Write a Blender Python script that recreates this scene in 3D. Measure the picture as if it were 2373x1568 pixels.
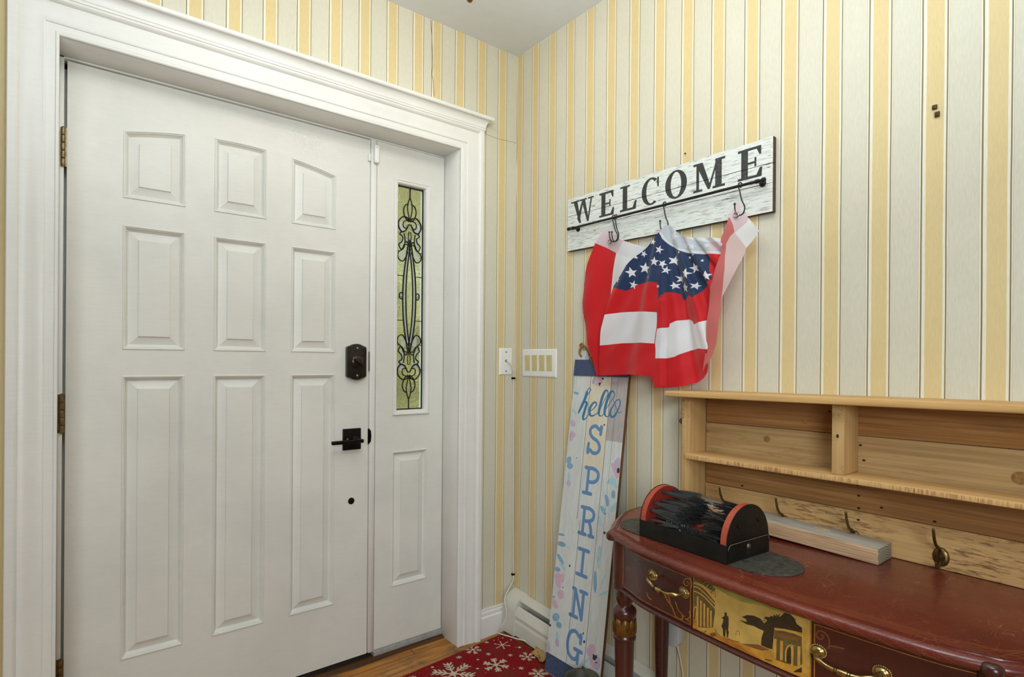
import bpy, bmesh, math, random
import numpy as np
from mathutils import Vector, Matrix
from mathutils.geometry import delaunay_2d_cdt
random.seed(7)
for o in list(bpy.data.objects): bpy.data.objects.remove(o)
SC = bpy.context.scene
COL = SC.collection
PI = math.pi

# ------------------------------------------------------------------ camera
W_, H_ = 2373.0, 1568.0
F_, CX, CY = 1321.6, 1186.5, 837.73
YAW, PIT, ROL = [math.radians(a) for a in (38.3408, -0.0704, 0.43796)]
CAMZ = 1.173
FW = Vector((math.sin(YAW)*math.cos(PIT), math.cos(YAW)*math.cos(PIT), math.sin(PIT)))
_r0 = Vector((math.cos(YAW), -math.sin(YAW), 0)); _u0 = _r0.cross(FW)
RT = math.cos(ROL)*_r0 + math.sin(ROL)*_u0
UP = -math.sin(ROL)*_r0 + math.cos(ROL)*_u0
cd = bpy.data.cameras.new('camera'); cam = bpy.data.objects.new('camera', cd); COL.objects.link(cam)
cd.sensor_width = 36.0; cd.lens = F_*36.0/W_; cd.sensor_fit = 'HORIZONTAL'
cd.shift_x = 0.0; cd.shift_y = (CY-H_/2)/W_; cd.clip_start = 0.02
M = Matrix((RT, UP, -FW)).transposed().to_4x4(); M.translation = Vector((0, 0, CAMZ))
cam.matrix_world = M
SC.camera = cam

# ------------------------------------------------------------------ world, lights, exposure
SC.view_settings.view_transform = 'Standard'; SC.view_settings.look = 'None'
SC.view_settings.exposure = 0.10; SC.view_settings.gamma = 1.0
SC.view_settings.use_curve_mapping = False
wd = bpy.data.worlds.new('world'); SC.world = wd; wd.use_nodes = True
bgn = wd.node_tree.nodes['Background']; bgn.inputs[0].default_value = (0.80, 0.92, 1.0, 1); bgn.inputs[1].default_value = 2.2

def area(name, loc, target, sx, sy, power, color):
    l = bpy.data.lights.new(name, 'AREA'); l.shape = 'RECTANGLE'; l.size = sx; l.size_y = sy
    l.energy = power; l.color = color
    o = bpy.data.objects.new(name, l); COL.objects.link(o); o.location = loc
    o.rotation_euler = (Vector(target)-Vector(loc)).to_track_quat('-Z', 'Y').to_euler()
    return o
area('daylight_fill', (-1.2, -1.7, 1.7), (1.45, 1.30, 0.85), 1.3, 1.2, 14, (0.88, 0.95, 0.98)).data.spread = 1.5  # cool fill added inside the closed room, standing in for unseen daylight
area('overhead_fill', (0.30, 0.15, 2.49), (0.70, 0.55, 0), 0.8, 0.8, 14, (0.90, 0.955, 0.98))  # unseen overhead fill, added to light from above; no fixture modelled
area('bounce_fill', (0.22, 0.35, 1.90), (0.40, 0.55, 2.6), 0.5, 0.5, 21, (0.84, 0.94, 0.98))  # unseen upward fill, added to bounce light off the ceiling like a flash

# ------------------------------------------------------------------ projection helpers (measured points -> real planes)
def ray(x, y): return FW + RT*((x-CX)/F_) - UP*((y-CY)/F_)
def onX(x, y, X=1.577): d = ray(x, y); d = d*(X/d.x); return Vector((d.x, d.y, d.z+CAMZ))
def onY(x, y, Y=1.972): d = ray(x, y); d = d*(Y/d.y); return Vector((d.x, d.y, d.z+CAMZ))
def onZ(x, y, Z=0.0): d = ray(x, y); d = d*((Z-CAMZ)/d.z); return Vector((d.x, d.y, d.z+CAMZ))

# ------------------------------------------------------------------ materials
def newmat(name):
    m = bpy.data.materials.new(name); m.use_nodes = True
    nt = m.node_tree; b = nt.nodes['Principled BSDF']
    return m, nt, b
def setin(b, k, v):
    if k in b.inputs: b.inputs[k].default_value = v
def lin(c):
    return tuple(((v/255.0)/12.92 if v/255.0 <= 0.04045 else (((v/255.0)+0.055)/1.055)**2.4) for v in c) + (1,)
def noise(nt, scale, vec=None, detail=4, rough=0.55, dist=0.0, sc3=None, coord='Object'):
    tc = nt.nodes.new('ShaderNodeTexCoord'); n = nt.nodes.new('ShaderNodeTexNoise')
    n.inputs['Scale'].default_value = scale; n.inputs['Detail'].default_value = detail
    n.inputs['Roughness'].default_value = rough; n.inputs['Distortion'].default_value = dist
    if sc3:
        mp = nt.nodes.new('ShaderNodeMapping'); mp.inputs['Scale'].default_value = sc3
        nt.links.new(tc.outputs[coord], mp.inputs[0]); nt.links.new(mp.outputs[0], n.inputs['Vector'])
    else: nt.links.new(tc.outputs[coord], n.inputs['Vector'])
    return n
def ramp(nt, src, stops, interp='LINEAR'):
    r = nt.nodes.new('ShaderNodeValToRGB'); r.color_ramp.interpolation = interp
    e = r.color_ramp.elements
    while len(e) < len(stops): e.new(0.5)
    for i, (p, c) in enumerate(stops):
        e[i].position = p; e[i].color = c if len(c) == 4 else tuple(c)+(1,)
    nt.links.new(src, r.inputs[0]); return r
def mix(nt, a, b, fac, mode='MIX'):
    n = nt.nodes.new('ShaderNodeMix'); n.data_type = 'RGBA'; n.blend_type = mode
    for s, v in ((0, fac), (6, a), (7, b)):
        if hasattr(v, 'links') or hasattr(v, 'is_linked'): nt.links.new(v, n.inputs[s])
        else: n.inputs[s].default_value = v
    return n.outputs[2]
def math_(nt, op, a, b=None, c=None):
    n = nt.nodes.new('ShaderNodeMath'); n.operation = op
    for i, v in enumerate((a, b, c)):
        if v is None: continue
        if hasattr(v, 'is_linked'): nt.links.new(v, n.inputs[i])
        else: n.inputs[i].default_value = v
    return n.outputs[0]
def bump(nt, b, h, strength=0.2, dist=0.002):
    bn = nt.nodes.new('ShaderNodeBump'); bn.inputs['Strength'].default_value = strength
    bn.inputs['Distance'].default_value = dist
    nt.links.new(h, bn.inputs['Height']); nt.links.new(bn.outputs[0], b.inputs['Normal'])

def plain(name, c, rough=0.5, metal=0.0, var=0.0, vscale=12, bmp=0.0, bscale=80, bdist=0.001, spec=None, sc3=None):
    m, nt, b = newmat(name)
    col = lin(c); setin(b, 'Base Color', col); setin(b, 'Roughness', rough); setin(b, 'Metallic', metal)
    if spec is not None: setin(b, 'Specular IOR Level', spec)
    if var:
        n = noise(nt, vscale, sc3=sc3)
        lo = tuple(v*(1-var) for v in col[:3]) + (1,); hi = tuple(min(1, v*(1+var)) for v in col[:3]) + (1,)
        r = ramp(nt, n.outputs[0], [(0.3, lo), (0.7, hi)]); nt.links.new(r.outputs[0], b.inputs['Base Color'])
    if bmp:
        n2 = noise(nt, bscale, detail=3); bump(nt, b, n2.outputs[0], bmp, bdist)
    return m

def wood(name, c1, c2, axis='Y', grain=1.0, rough=0.6, dark=None, darkamt=0.0, knots=None, fine=0.35, darksc=(6, 60), bm=0.25):
    m, nt, b = newmat(name)
    s = {'X': (1.2, 14, 14), 'Y': (14, 1.2, 14), 'Z': (14, 14, 1.2)}[axis]
    s = tuple(v*grain for v in s)
    n = noise(nt, 1.6, sc3=s, detail=6, rough=0.6, dist=1.2)
    r = ramp(nt, n.outputs[0], [(0.25, lin(c1)), (0.5, tuple((a+q)/2 for a, q in zip(lin(c1), lin(c2)))), (0.78, lin(c2))])
    s2 = tuple(v*(5 if v > 5*grain else 1) for v in s)
    n2 = noise(nt, 2.5, sc3=s2, detail=3)
    r2 = ramp(nt, n2.outputs[0], [(0.35, (1-fine,)*3), (0.6, (1, 1, 1))])
    out = mix(nt, r.outputs[0], r2.outputs[0], 0.8, 'MULTIPLY')
    if dark:
        s3 = {'X': (darksc[0], darksc[1], darksc[1]), 'Y': (darksc[1], darksc[0], darksc[1]), 'Z': (darksc[1], darksc[1], darksc[0])}[axis]
        n3 = noise(nt, 1.0, sc3=s3, detail=5, rough=0.7)
        r3 = ramp(nt, n3.outputs[0], [(0.5+0.1*(1-darkamt), (0, 0, 0)), (0.62+0.1*(1-darkamt), (1, 1, 1))])
        n4 = noise(nt, 5.0, detail=2)
        r4 = ramp(nt, n4.outputs[0], [(0.42, (0, 0, 0)), (0.62, (1, 1, 1))])
        f = math_(nt, 'MULTIPLY', r3.outputs[0], r4.outputs[0])
        out = mix(nt, out, lin(dark), math_(nt, 'MULTIPLY', f, 0.75))
    nt.links.new(out, b.inputs['Base Color']); setin(b, 'Roughness', rough); setin(b, 'Specular IOR Level', 0.3)
    bump(nt, b, n2.outputs[0], bm, 0.001)
    return m

def wallpaper(name, axis, coef):
    # t = a + b*s + c*s*s, an integer at the first edge of every tan stripe
    m, nt, b = newmat(name)
    tc = nt.nodes.new('ShaderNodeTexCoord'); sp = nt.nodes.new('ShaderNodeSeparateXYZ')
    nt.links.new(tc.outputs['Object'], sp.inputs[0]); s = sp.outputs[axis]
    a, bb, c, shift = coef
    wob = noise(nt, 3.0, detail=2)
    w = math_(nt, 'MULTIPLY', math_(nt, 'SUBTRACT', wob.outputs[0], 0.5), 0.03)
    t = math_(nt, 'ADD', math_(nt, 'MULTIPLY', s, math_(nt, 'ADD', math_(nt, 'MULTIPLY', s, c), bb)), a)
    if shift: t = math_(nt, 'ADD', t, math_(nt, 'MULTIPLY', math_(nt, 'GREATER_THAN', s, shift[0]), shift[1]))
    t = math_(nt, 'FRACT', math_(nt, 'ADD', t, math_(nt, 'ADD', w, 50.0)))
    cream = lin((214, 210, 192)); tan = lin((220, 199, 149)); lt = lin((233, 228, 208)); dk = lin((136, 124, 96)); mid = lin((192, 184, 158))
    R = ramp(nt, t, [(0.0, dk), (0.012, lt), (0.072, tan), (0.375, lt), (0.416, dk), (0.440, lt), (0.456, mid), (0.464, cream), (0.950, mid), (0.958, lt), (0.988, dk)], 'CONSTANT')
    fib = noise(nt, 1.0, sc3=(420, 420, 60), detail=2)
    fr = ramp(nt, fib.outputs[0], [(0.3, (0.90, 0.90, 0.88)), (0.7, (1.0, 1.0, 1.0))])
    o1 = mix(nt, R.outputs[0], fr.outputs[0], 0.8, 'MULTIPLY')
    big = noise(nt, 2.2, detail=3)
    br = ramp(nt, big.outputs[0], [(0.35, (0.955, 0.95, 0.93)), (0.65, (1, 1, 1))])
    o2 = mix(nt, o1, br.outputs[0], 1.0, 'MULTIPLY')
    nt.links.new(o2, b.inputs['Base Color']); setin(b, 'Roughness', 0.55); setin(b, 'Specular IOR Level', 0.25)
    h = math_(nt, 'ADD', math_(nt, 'MULTIPLY', fib.outputs[0], 0.3), math_(nt, 'MULTIPLY', R.outputs[0], 0.5))
    bump(nt, b, h, 0.25, 0.0006)
    return m

def paint(name, c, rough=0.42, smudge=0.10, bscale=220):
    m, nt, b = newmat(name); col = lin(c)
    n = noise(nt, 2.5, detail=6, rough=0.65)
    r = ramp(nt, n.outputs[0], [(0.38, tuple(v*(1-smudge) for v in col[:3])), (0.55, col)])
    nf = noise(nt, 1.0, sc3=(25, 25, 190), detail=3)
    rf = ramp(nt, nf.outputs[0], [(0.3, (0.975,)*3), (0.6, (1, 1, 1))])
    nt.links.new(mix(nt, r.outputs[0], rf.outputs[0], 1.0, 'MULTIPLY'), b.inputs['Base Color'])
    setin(b, 'Roughness', rough); setin(b, 'Specular IOR Level', 0.4)
    n2 = noise(nt, bscale, detail=2); bump(nt, b, n2.outputs[0], 0.06, 0.001)
    return m

MT = {}
# ------------------------------------------------------------------ geometry helpers
class MB:
    def __init__(s): s.v = []; s.f = []; s.m = []
    def add(s, verts, faces, mi=0):
        o = len(s.v); s.v += [Vector(p) for p in verts]
        for f in faces: s.f.append(tuple(i+o for i in f)); s.m.append(mi)
    def box(s, a, b, mi=0):
        x0, y0, z0 = [min(a[i], b[i]) for i in range(3)]; x1, y1, z1 = [max(a[i], b[i]) for i in range(3)]
        s.add([(x0,y0,z0),(x1,y0,z0),(x1,y1,z0),(x0,y1,z0),(x0,y0,z1),(x1,y0,z1),(x1,y1,z1),(x0,y1,z1)],
              [(0,3,2,1),(4,5,6,7),(0,1,5,4),(1,2,6,5),(2,3,7,6),(3,0,4,7)], mi)
    def rings(s, R, close=True, caps=(False, False), mi=0):
        n = len(R[0]); o = len(s.v)
        for r in R: s.v += [Vector(p) for p in r]
        for i in range(len(R)-1):
            for j in range(n if close else n-1):
                k = (j+1) % n
                s.f.append((o+i*n+j, o+i*n+k, o+(i+1)*n+k, o+(i+1)*n+j)); s.m.append(mi)
        if caps[0]: s.f.append(tuple(o+j for j in reversed(range(n)))); s.m.append(mi)
        if caps[1]: s.f.append(tuple(o+(len(R)-1)*n+j for j in range(n))); s.m.append(mi)
    def lathe(s, c, prof, axis='Z', n=24, mi=0, sy=1.0, frame=None):
        # prof: list of (r, h) from start to end along axis
        if frame is None:
            frame = {'Z': (Vector((1,0,0)), Vector((0,1,0)), Vector((0,0,1))), 'X': (Vector((0,1,0)), Vector((0,0,1)), Vector((1,0,0))),
                     'Y': (Vector((0,0,1)), Vector((1,0,0)), Vector((0,1,0)))}[axis]
        A, B, C = frame; c = Vector(c)
        R = [[c + A*(r*math.cos(2*PI*k/n)) + B*(r*sy*math.sin(2*PI*k/n)) + C*h for k in range(n)] for r, h in prof]
        s.rings(R, True, (prof[0][0] > 1e-5, prof[-1][0] > 1e-5), mi)
    def tube(s, pts, r, n=8, mi=0, caps=True, flat=1.0):
        pts = [Vector(p) for p in pts]; rr = r if isinstance(r, (list, tuple)) else [r]*len(pts)
        R = []; up = None
        for i, p in enumerate(pts):
            t = (pts[min(i+1, len(pts)-1)] - pts[max(i-1, 0)]).normalized()
            if up is None:
                up = Vector((0,0,1)) if abs(t.z) < 0.9 else Vector((1,0,0))
            a = t.cross(up)
            if a.length < 1e-6: a = t.orthogonal()
            a.normalize(); up = a.cross(t).normalized()
            R.append([p + a*(rr[i]*math.cos(2*PI*k/n)) + up*(rr[i]*flat*math.sin(2*PI*k/n)) for k in range(n)])
        s.rings(R, True, (caps, caps), mi)
    def prism(s, outline, d, mi=0, mi_side=None):
        # outline: list of 3D points (planar); d: extrusion vector
        n = len(outline); d = Vector(d); P = [Vector(p) for p in outline]
        s.add(P + [p+d for p in P], [tuple(range(n)), tuple(n+i for i in reversed(range(n)))], mi)
        o = len(s.v)-2*n
        for i in range(n):
            j = (i+1) % n; s.f.append((o+i, o+n+i, o+n+j, o+j)); s.m.append(mi if mi_side is None else mi_side)
    def sheet(s, outline, regions, fmap, spacing=None, base=0, eps=1e-6):
        """2D constrained triangulation; outline & regions = [(poly, mat index)] in 2D; fmap(u,v) -> 3D"""
        V = []; E = []
        def addpoly(p):
            o = len(V)
            for q in p: V.append(Vector((q[0], q[1])))
            for i in range(len(p)): E.append((o+i, o+(i+1) % len(p)))
        def densify(p):
            if not spacing: return p
            out = []
            for i in range(len(p)):
                a = p[i]; b = p[(i+1) % len(p)]; L = math.hypot(b[0]-a[0], b[1]-a[1]); k = max(1, int(L/spacing))
                for j in range(k): out.append((a[0]+(b[0]-a[0])*j/k, a[1]+(b[1]-a[1])*j/k))
            return out
        addpoly(densify(outline))
        for p, _ in regions: addpoly(densify(p))
        if spacing:
            xs = [p[0] for p in outline]; ys = [p[1] for p in outline]
            y = min(ys)+spacing*.5; row = 0
            while y < max(ys):
                x = min(xs)+spacing*(.5 if row % 2 else .2)
                while x < max(xs):
                    if pip1(x, y, outline): V.append(Vector((x, y)))
                    x += spacing
                y += spacing*.87; row += 1
        vs, es, fs, _, _, _ = delaunay_2d_cdt(V, E, [], 0, eps)
        A = np.array([(v.x, v.y) for v in vs])
        T = [f for f in fs if len(f) == 3]
        Cn = A[np.array(T)].mean(axis=1)
        keep = pip(Cn, outline); mi = np.full(len(T), base)
        for p, k in regions: mi[pip(Cn, p)] = k
        o = len(s.v); s.v += [Vector(fmap(v.x, v.y)) for v in vs]
        for t, kk, m_ in zip(T, keep, mi):
            if kk and m_ >= 0: s.f.append(tuple(i+o for i in t)); s.m.append(int(m_))
    def build(s, name, mats, parent=None, smooth=False, origin=None, props=None, auto=None, loose=True):
        me = bpy.data.meshes.new(name)
        if parent is not None: org = Vector(parent.get('_org', (0, 0, 0)))
        elif origin == 'base':
            xs = [v.x for v in s.v]; ys = [v.y for v in s.v]; zs = [v.z for v in s.v]
            org = Vector(((min(xs)+max(xs))/2, (min(ys)+max(ys))/2, min(zs)))
        elif origin: org = Vector(origin)
        else: org = Vector((0, 0, 0))
        me.from_pydata([tuple(v-org) for v in s.v], [], s.f)
        if not isinstance(mats, (list, tuple)): mats = [mats]
        for m in mats: me.materials.append(m)
        me.polygons.foreach_set('material_index', s.m)
        bm = bmesh.new(); bm.from_mesh(me)
        if loose:
            lv = [v for v in bm.verts if not v.link_faces]; bmesh.ops.delete(bm, geom=lv, context='VERTS')
        bmesh.ops.recalc_face_normals(bm, faces=bm.faces); bm.to_mesh(me); bm.free()
        if smooth: me.polygons.foreach_set('use_smooth', [True]*len(me.polygons))
        if auto: me.set_sharp_from_angle(angle=math.radians(auto))
        o = bpy.data.objects.new(name, me); COL.objects.link(o)
        if parent is not None: o.parent = parent; ORG[o.name] = tuple(org)
        else: o.location = org; ORG[o.name] = tuple(org)
        o['_org'] = tuple(org)
        if props: tag(o, *props)
        return o
ORG = {}
def pip1(x, y, P):
    c = False; n = len(P); j = n-1
    for i in range(n):
        if (P[i][1] > y) != (P[j][1] > y) and x < (P[j][0]-P[i][0])*(y-P[i][1])/(P[j][1]-P[i][1])+P[i][0]: c = not c
        j = i
    return c
def pip(C, P):
    x = C[:, 0]; y = C[:, 1]; c = np.zeros(len(C), bool); n = len(P); j = n-1
    for i in range(n):
        xi, yi, xj, yj = P[i][0], P[i][1], P[j][0], P[j][1]
        if yi != yj: c ^= ((yi > y) != (yj > y)) & (x < (xj-xi)*(y-yi)/(yj-yi)+xi)
        j = i
    return c
def tag(o, label=None, cat=None, group=None, kind=None):
    if label: o['label'] = label
    if cat: o['category'] = cat
    if group: o['group'] = group
    if kind: o['kind'] = kind
def thing(name, loc, label, cat, group=None):
    o = bpy.data.objects.new(name, None); COL.objects.link(o); o.location = loc; o['_org'] = tuple(loc)
    o.empty_display_size = 0.05; tag(o, label, cat, group); return o
def struct(o): o['kind'] = 'structure'; return o
def copy_tree(o, parent=None):
    c = o.copy(); COL.objects.link(c)
    if parent is not None: c.parent = parent
    for ch in [q for q in bpy.data.objects if q.parent == o]: copy_tree(ch, c)
    return c
def bevel(o, w, seg=2, ang=40):
    md = o.modifiers.new('bevel', 'BEVEL'); md.width = w; md.segments = seg; md.limit_method = 'ANGLE'; md.angle_limit = math.radians(ang)
    for p in o.data.polygons: p.use_smooth = True
    return o
def spline(P, k=8, closed=False):
    P = [Vector(p) for p in P]; n = len(P); out = []
    for i in range(n if closed else n-1):
        if closed: a, b, c, d = P[(i-1) % n], P[i], P[(i+1) % n], P[(i+2) % n]
        else: a, b, c, d = P[max(i-1, 0)], P[i], P[i+1], P[min(i+2, n-1)]
        for j in range(k):
            t = j/k
            out.append(0.5*((2*b)+(c-a)*t+(2*a-5*b+4*c-d)*t*t+(3*b-a-3*c+d)*t**3))
    if not closed: out.append(P[-1])
    return out
def ell(cx, cy, rx, ry, rot=0, n=18):
    c, s_ = math.cos(rot), math.sin(rot)
    return [(cx+rx*math.cos(2*PI*k/n)*c-ry*math.sin(2*PI*k/n)*s_, cy+rx*math.cos(2*PI*k/n)*s_+ry*math.sin(2*PI*k/n)*c) for k in range(n)]
def star(cx, cy, r, rot=0, n=5, q=0.40, sx=1.0):
    return [(cx+sx*(r if k % 2 == 0 else r*q)*math.sin(rot+PI*k/n), cy-(r if k % 2 == 0 else r*q)*math.cos(rot+PI*k/n)) for k in range(2*n)]
def stroke(P, w, k=5):
    """polyline -> list of polygons (ribbon with round ends); w number or list"""
    Q = spline([(p[0], p[1], 0) for p in P], k) if len(P) > 2 else [Vector((p[0], p[1], 0)) for p in P]
    ws = [w]*len(Q) if not isinstance(w, (list, tuple)) else [w[min(int(i/(len(Q)-1)*(len(w)-1)), len(w)-2)]*(1-((i/(len(Q)-1)*(len(w)-1))-min(int(i/(len(Q)-1)*(len(w)-1)), len(w)-2)))+w[min(int(i/(len(Q)-1)*(len(w)-1)), len(w)-2)+1]*((i/(len(Q)-1)*(len(w)-1))-min(int(i/(len(Q)-1)*(len(w)-1)), len(w)-2)) for i in range(len(Q))]
    out = []
    for i in range(len(Q)-1):
        a, b = Q[i], Q[i+1]; t = b-a
        if t.length < 1e-9: continue
        t.normalize(); nn = Vector((-t.y, t.x, 0))
        out.append([tuple((a+nn*ws[i]/2)[:2]), tuple((b+nn*ws[i+1]/2)[:2]), tuple((b-nn*ws[i+1]/2)[:2]), tuple((a-nn*ws[i]/2)[:2])])
        out.append(ell(b.x, b.y, ws[i+1]/2, ws[i+1]/2, 0, 8))
    out.append(ell(Q[0].x, Q[0].y, ws[0]/2, ws[0]/2, 0, 8))
    return out

# ================================================================== ROOM SHELL
YW, XW, ZC = 1.972, 1.577, 2.5185          # door wall, right wall, ceiling
XL, XR, ZT = -0.0075, 1.2785, 2.039        # door opening in the wall
YD = 2.09                                  # room-side face of the door
wp_back = wallpaper('wallpaper_back', 0, (-0.2924/0.1096, 1/0.1096, 0.0, (1.13, 0.24)))
wp_right = wallpaper('wallpaper_right', 1, (17.00855695, -8.73024125, -0.19752892, None))
ceil_m = paint('ceiling_paint', (226, 232, 238), 0.8, 0.02)
white = paint('white_trim_paint', (233, 232, 226), 0.38, 0.05)
doorp = paint('white_door_paint', (226, 225, 217), 0.42, 0.07)

m = MB()
m.box((-1.9, YW, 0), (XL-.0202, YW+0.16, ZC)); m.box((XR+.0202, YW, 0), (XW, YW+0.16, ZC)); m.box((XL-.0202, YW, ZT+.0202), (XR+.0202, YW+0.16, ZC))
wall_back = struct(m.build('wall_back', wp_back))
m = MB(); m.box((XW, -2.6, 0), (XW+0.12, YW+0.3, ZC)); wall_right = struct(m.build('wall_right', wp_right))
m = MB(); m.box((-1.9, -2.6, ZC), (XW+0.12, YW+0.3, ZC+0.1)); struct(m.build('ceiling', ceil_m))
m = MB(); m.box((-2.02, -2.6, 0), (-1.9, YW+0.3, ZC)); struct(m.build('wall_left', wp_back))
m = MB(); m.box((-2.02, -2.72, 0), (XW+0.12, -2.6, ZC)); struct(m.build('wall_front', wp_back))

# floor: oak strips running along the door wall
def floor_mat():
    m, nt, b = newmat('oak_floor')
    tc = nt.nodes.new('ShaderNodeTexCoord'); sp = nt.nodes.new('ShaderNodeSeparateXYZ'); nt.links.new(tc.outputs['Object'], sp.inputs[0])
    row = math_(nt, 'DIVIDE', math_(nt, 'ADD', sp.outputs[1], 5.0+0.034), 0.083)
    ri = math_(nt, 'FLOOR', row); rf = math_(nt, 'FRACT', row)
    xo = math_(nt, 'ADD', math_(nt, 'DIVIDE', sp.outputs[0], 0.72), math_(nt, 'MULTIPLY', ri, 0.37)); xf = math_(nt, 'FRACT', xo); xi = math_(nt, 'FLOOR', xo)
    seed = math_(nt, 'ADD', math_(nt, 'MULTIPLY', ri, 3.7), math_(nt, 'MULTIPLY', xi, 1.9))
    cb = nt.nodes.new('ShaderNodeCombineXYZ')
    nt.links.new(math_(nt, 'MULTIPLY', sp.outputs[0], 1.6), cb.inputs[0]); nt.links.new(math_(nt, 'MULTIPLY', sp.outputs[1], 22.0), cb.inputs[1]); nt.links.new(seed, cb.inputs[2])
    n = nt.nodes.new('ShaderNodeTexNoise'); n.inputs['Scale'].default_value = 2.0; n.inputs['Detail'].default_value = 7; n.inputs['Distortion'].default_value = 1.5
    nt.links.new(cb.outputs[0], n.inputs['Vector'])
    r = ramp(nt, n.outputs[0], [(0.28, lin((112, 66, 22))), (0.45, lin((168, 108, 42))), (0.7, lin((196, 138, 62)))])
    gap = math_(nt, 'MAXIMUM', math_(nt, 'LESS_THAN', rf, 0.022), math_(nt, 'LESS_THAN', xf, 0.004))
    st = noise(nt, 7.0, detail=5, rough=0.7)
    sr = ramp(nt, st.outputs[0], [(0.52, (0, 0, 0)), (0.66, (1, 1, 1))])
    o = mix(nt, r.outputs[0], lin((70, 60, 48)), math_(nt, 'MULTIPLY', sr.outputs[0], 0.75))
    o = mix(nt, o, lin((40, 24, 10)), gap)
    nt.links.new(o, b.inputs['Base Color']); setin(b, 'Roughness', 0.42)
    bump(nt, b, math_(nt, 'ADD', math_(nt, 'MULTIPLY', gap, -1.0), math_(nt, 'MULTIPLY', n.outputs[0], 0.2)), 0.4, 0.0015)
    return m
m = MB(); m.box((-2.02, -2.72, -0.1), (XW+0.12, YD-0.012, 0)); struct(m.build('floor', floor_mat()))

# jamb (lining of the opening) + frame strips around door and sidelite
m = MB()
m.box((XL-0.02, YW-0.002, 0), (XL, YD+0.06, ZT+0.02)); m.box((XR, YW-0.002, 0), (XR+0.02, YD+0.06, ZT+0.02)); m.box((XL-0.02, YW-0.002, ZT), (XR+0.02, YD+0.06, ZT+0.02))
m.box((XL, YD-0.003, 0), (0.0035, YD+0.05, ZT)); m.box((XL, YD+.046, 0), (0.02, YD+0.06, ZT)); m.box((XL, YD+.046, 2.02), (XR, YD+.06, ZT)); m.box((.93, YD+.046, 0), (.985, YD+.06, ZT)); m.box((XL, YD-0.003, 2.0335), (XR, YD+0.06, ZT))
m.box((0.9455, YD-0.001, 0.028), (0.9685, YD+0.06, 2.034))
jamb = struct(m.build('trim_1', white)); bevel(jamb, 0.0012, 1)

# casing swept round the opening with mitred corners
CP = [(0, 0), (0, .010), (.003, .012), (.0065, .012), (.009, .009), (.0105, .010), (.028, .0105), (.0285, .013), (.032, .0145), (.036, .0135),
      (.044, .0125), (.055, .0145), (.066, .018), (.076, .0185), (.080, .0165), (.0825, .0215), (.0845, .024), (.088, .0265), (.1035, .027), (.1055, .025), (.1055, 0)]
R = []
for w, d in CP:
    R.append([(XL-w, YW-d, 0), (XL-w, YW-d, ZT+w), (XR+w, YW-d, ZT+w), (XR+w, YW-d, 0)])
m = MB(); m.rings(R, close=False); casing = struct(m.build('trim_2', white, smooth=True, auto=32))

# crown cap on the head casing, returned at both ends
def arc(c, r, a0, a1, n): return [(c[0]+r*math.cos(math.radians(a0+(a1-a0)*k/n)), c[1]+r*math.sin(math.radians(a0+(a1-a0)*k/n))) for k in range(n+1)]
CR = [(-.03, 2.133), (.002, 2.133), (.0035, 2.136), (.0035, 2.139), (.0015, 2.1405), (.004, 2.1425)]
CR += [(.004+.019*(1-math.cos(a)), 2.1435+.028*math.sin(a)) for a in [PI/2*k/8 for k in range(9)]]
CR += [(.025, 2.1725), (.0275, 2.1745), (.029, 2.178), (.029, 2.1835), (.027, 2.1855), (-.03, 2.1855)]
bx0, bx1, by = XL-.1055, XR+.1055, YW-.027
R = [[(bx0-p, YW, z), (bx0-p, by-p, z), (bx1+p, by-p, z), (bx1+p, YW, z)] for p, z in CR]
m = MB(); m.rings(R, close=False); struct(m.build('trim_3', white, smooth=True, auto=32))

# baseboard between casing and heater, and threshold
BP = [(0, 0), (.014, 0), (.014, .083), (.011, .087), (.0085, .089), (.010, .094), (.0085, .104), (.004, .109), (.007, .112), (.006, .1175), (0, .1175)]
m = MB(); m.rings([[(XR+.1058, YW-d, z), (XW, YW-d, z)] for d, z in BP], close=False); struct(m.build('baseboard_back', white, smooth=True, auto=30))
m = MB(); m.rings([[(-1.9, YW-d, z), (XL-.1058, YW-d, z)] for d, z in BP], close=False); struct(m.build('baseboard_back_left', white, smooth=True, auto=30))
dark_oak = wood('threshold_wood', (52, 32, 16), (100, 64, 30), 'X', rough=0.6, dark=(25, 18, 12), darkamt=0.7)
m = MB(); m.prism([(XL, YD-.026, 0), (XL, YD-.020, .007), (XL, YD-.008, .010), (XL, YD+.06, .010), (XL, YD+.06, -.02), (XL, YD-.026, -.02)], (XR-XL, 0, 0))
struct(m.build('trim_4', dark_oak))
alu = plain('painted_sill_metal', (150, 148, 142), 0.5, 0.0, var=0.15, vscale=60, bmp=0.5, bscale=60)
m = MB(); m.prism([(0.9685, YD-.006, .0105), (0.9685, YD-.004, .022), (0.9685, YD+.002, .032), (0.9685, YD+.05, .032), (0.9685, YD+.05, .0105)], (XR-.9685, 0, 0))
struct(m.build('trim_5', alu))
sweep = plain('black_door_sweep', (28, 24, 20), 0.8)

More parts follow.
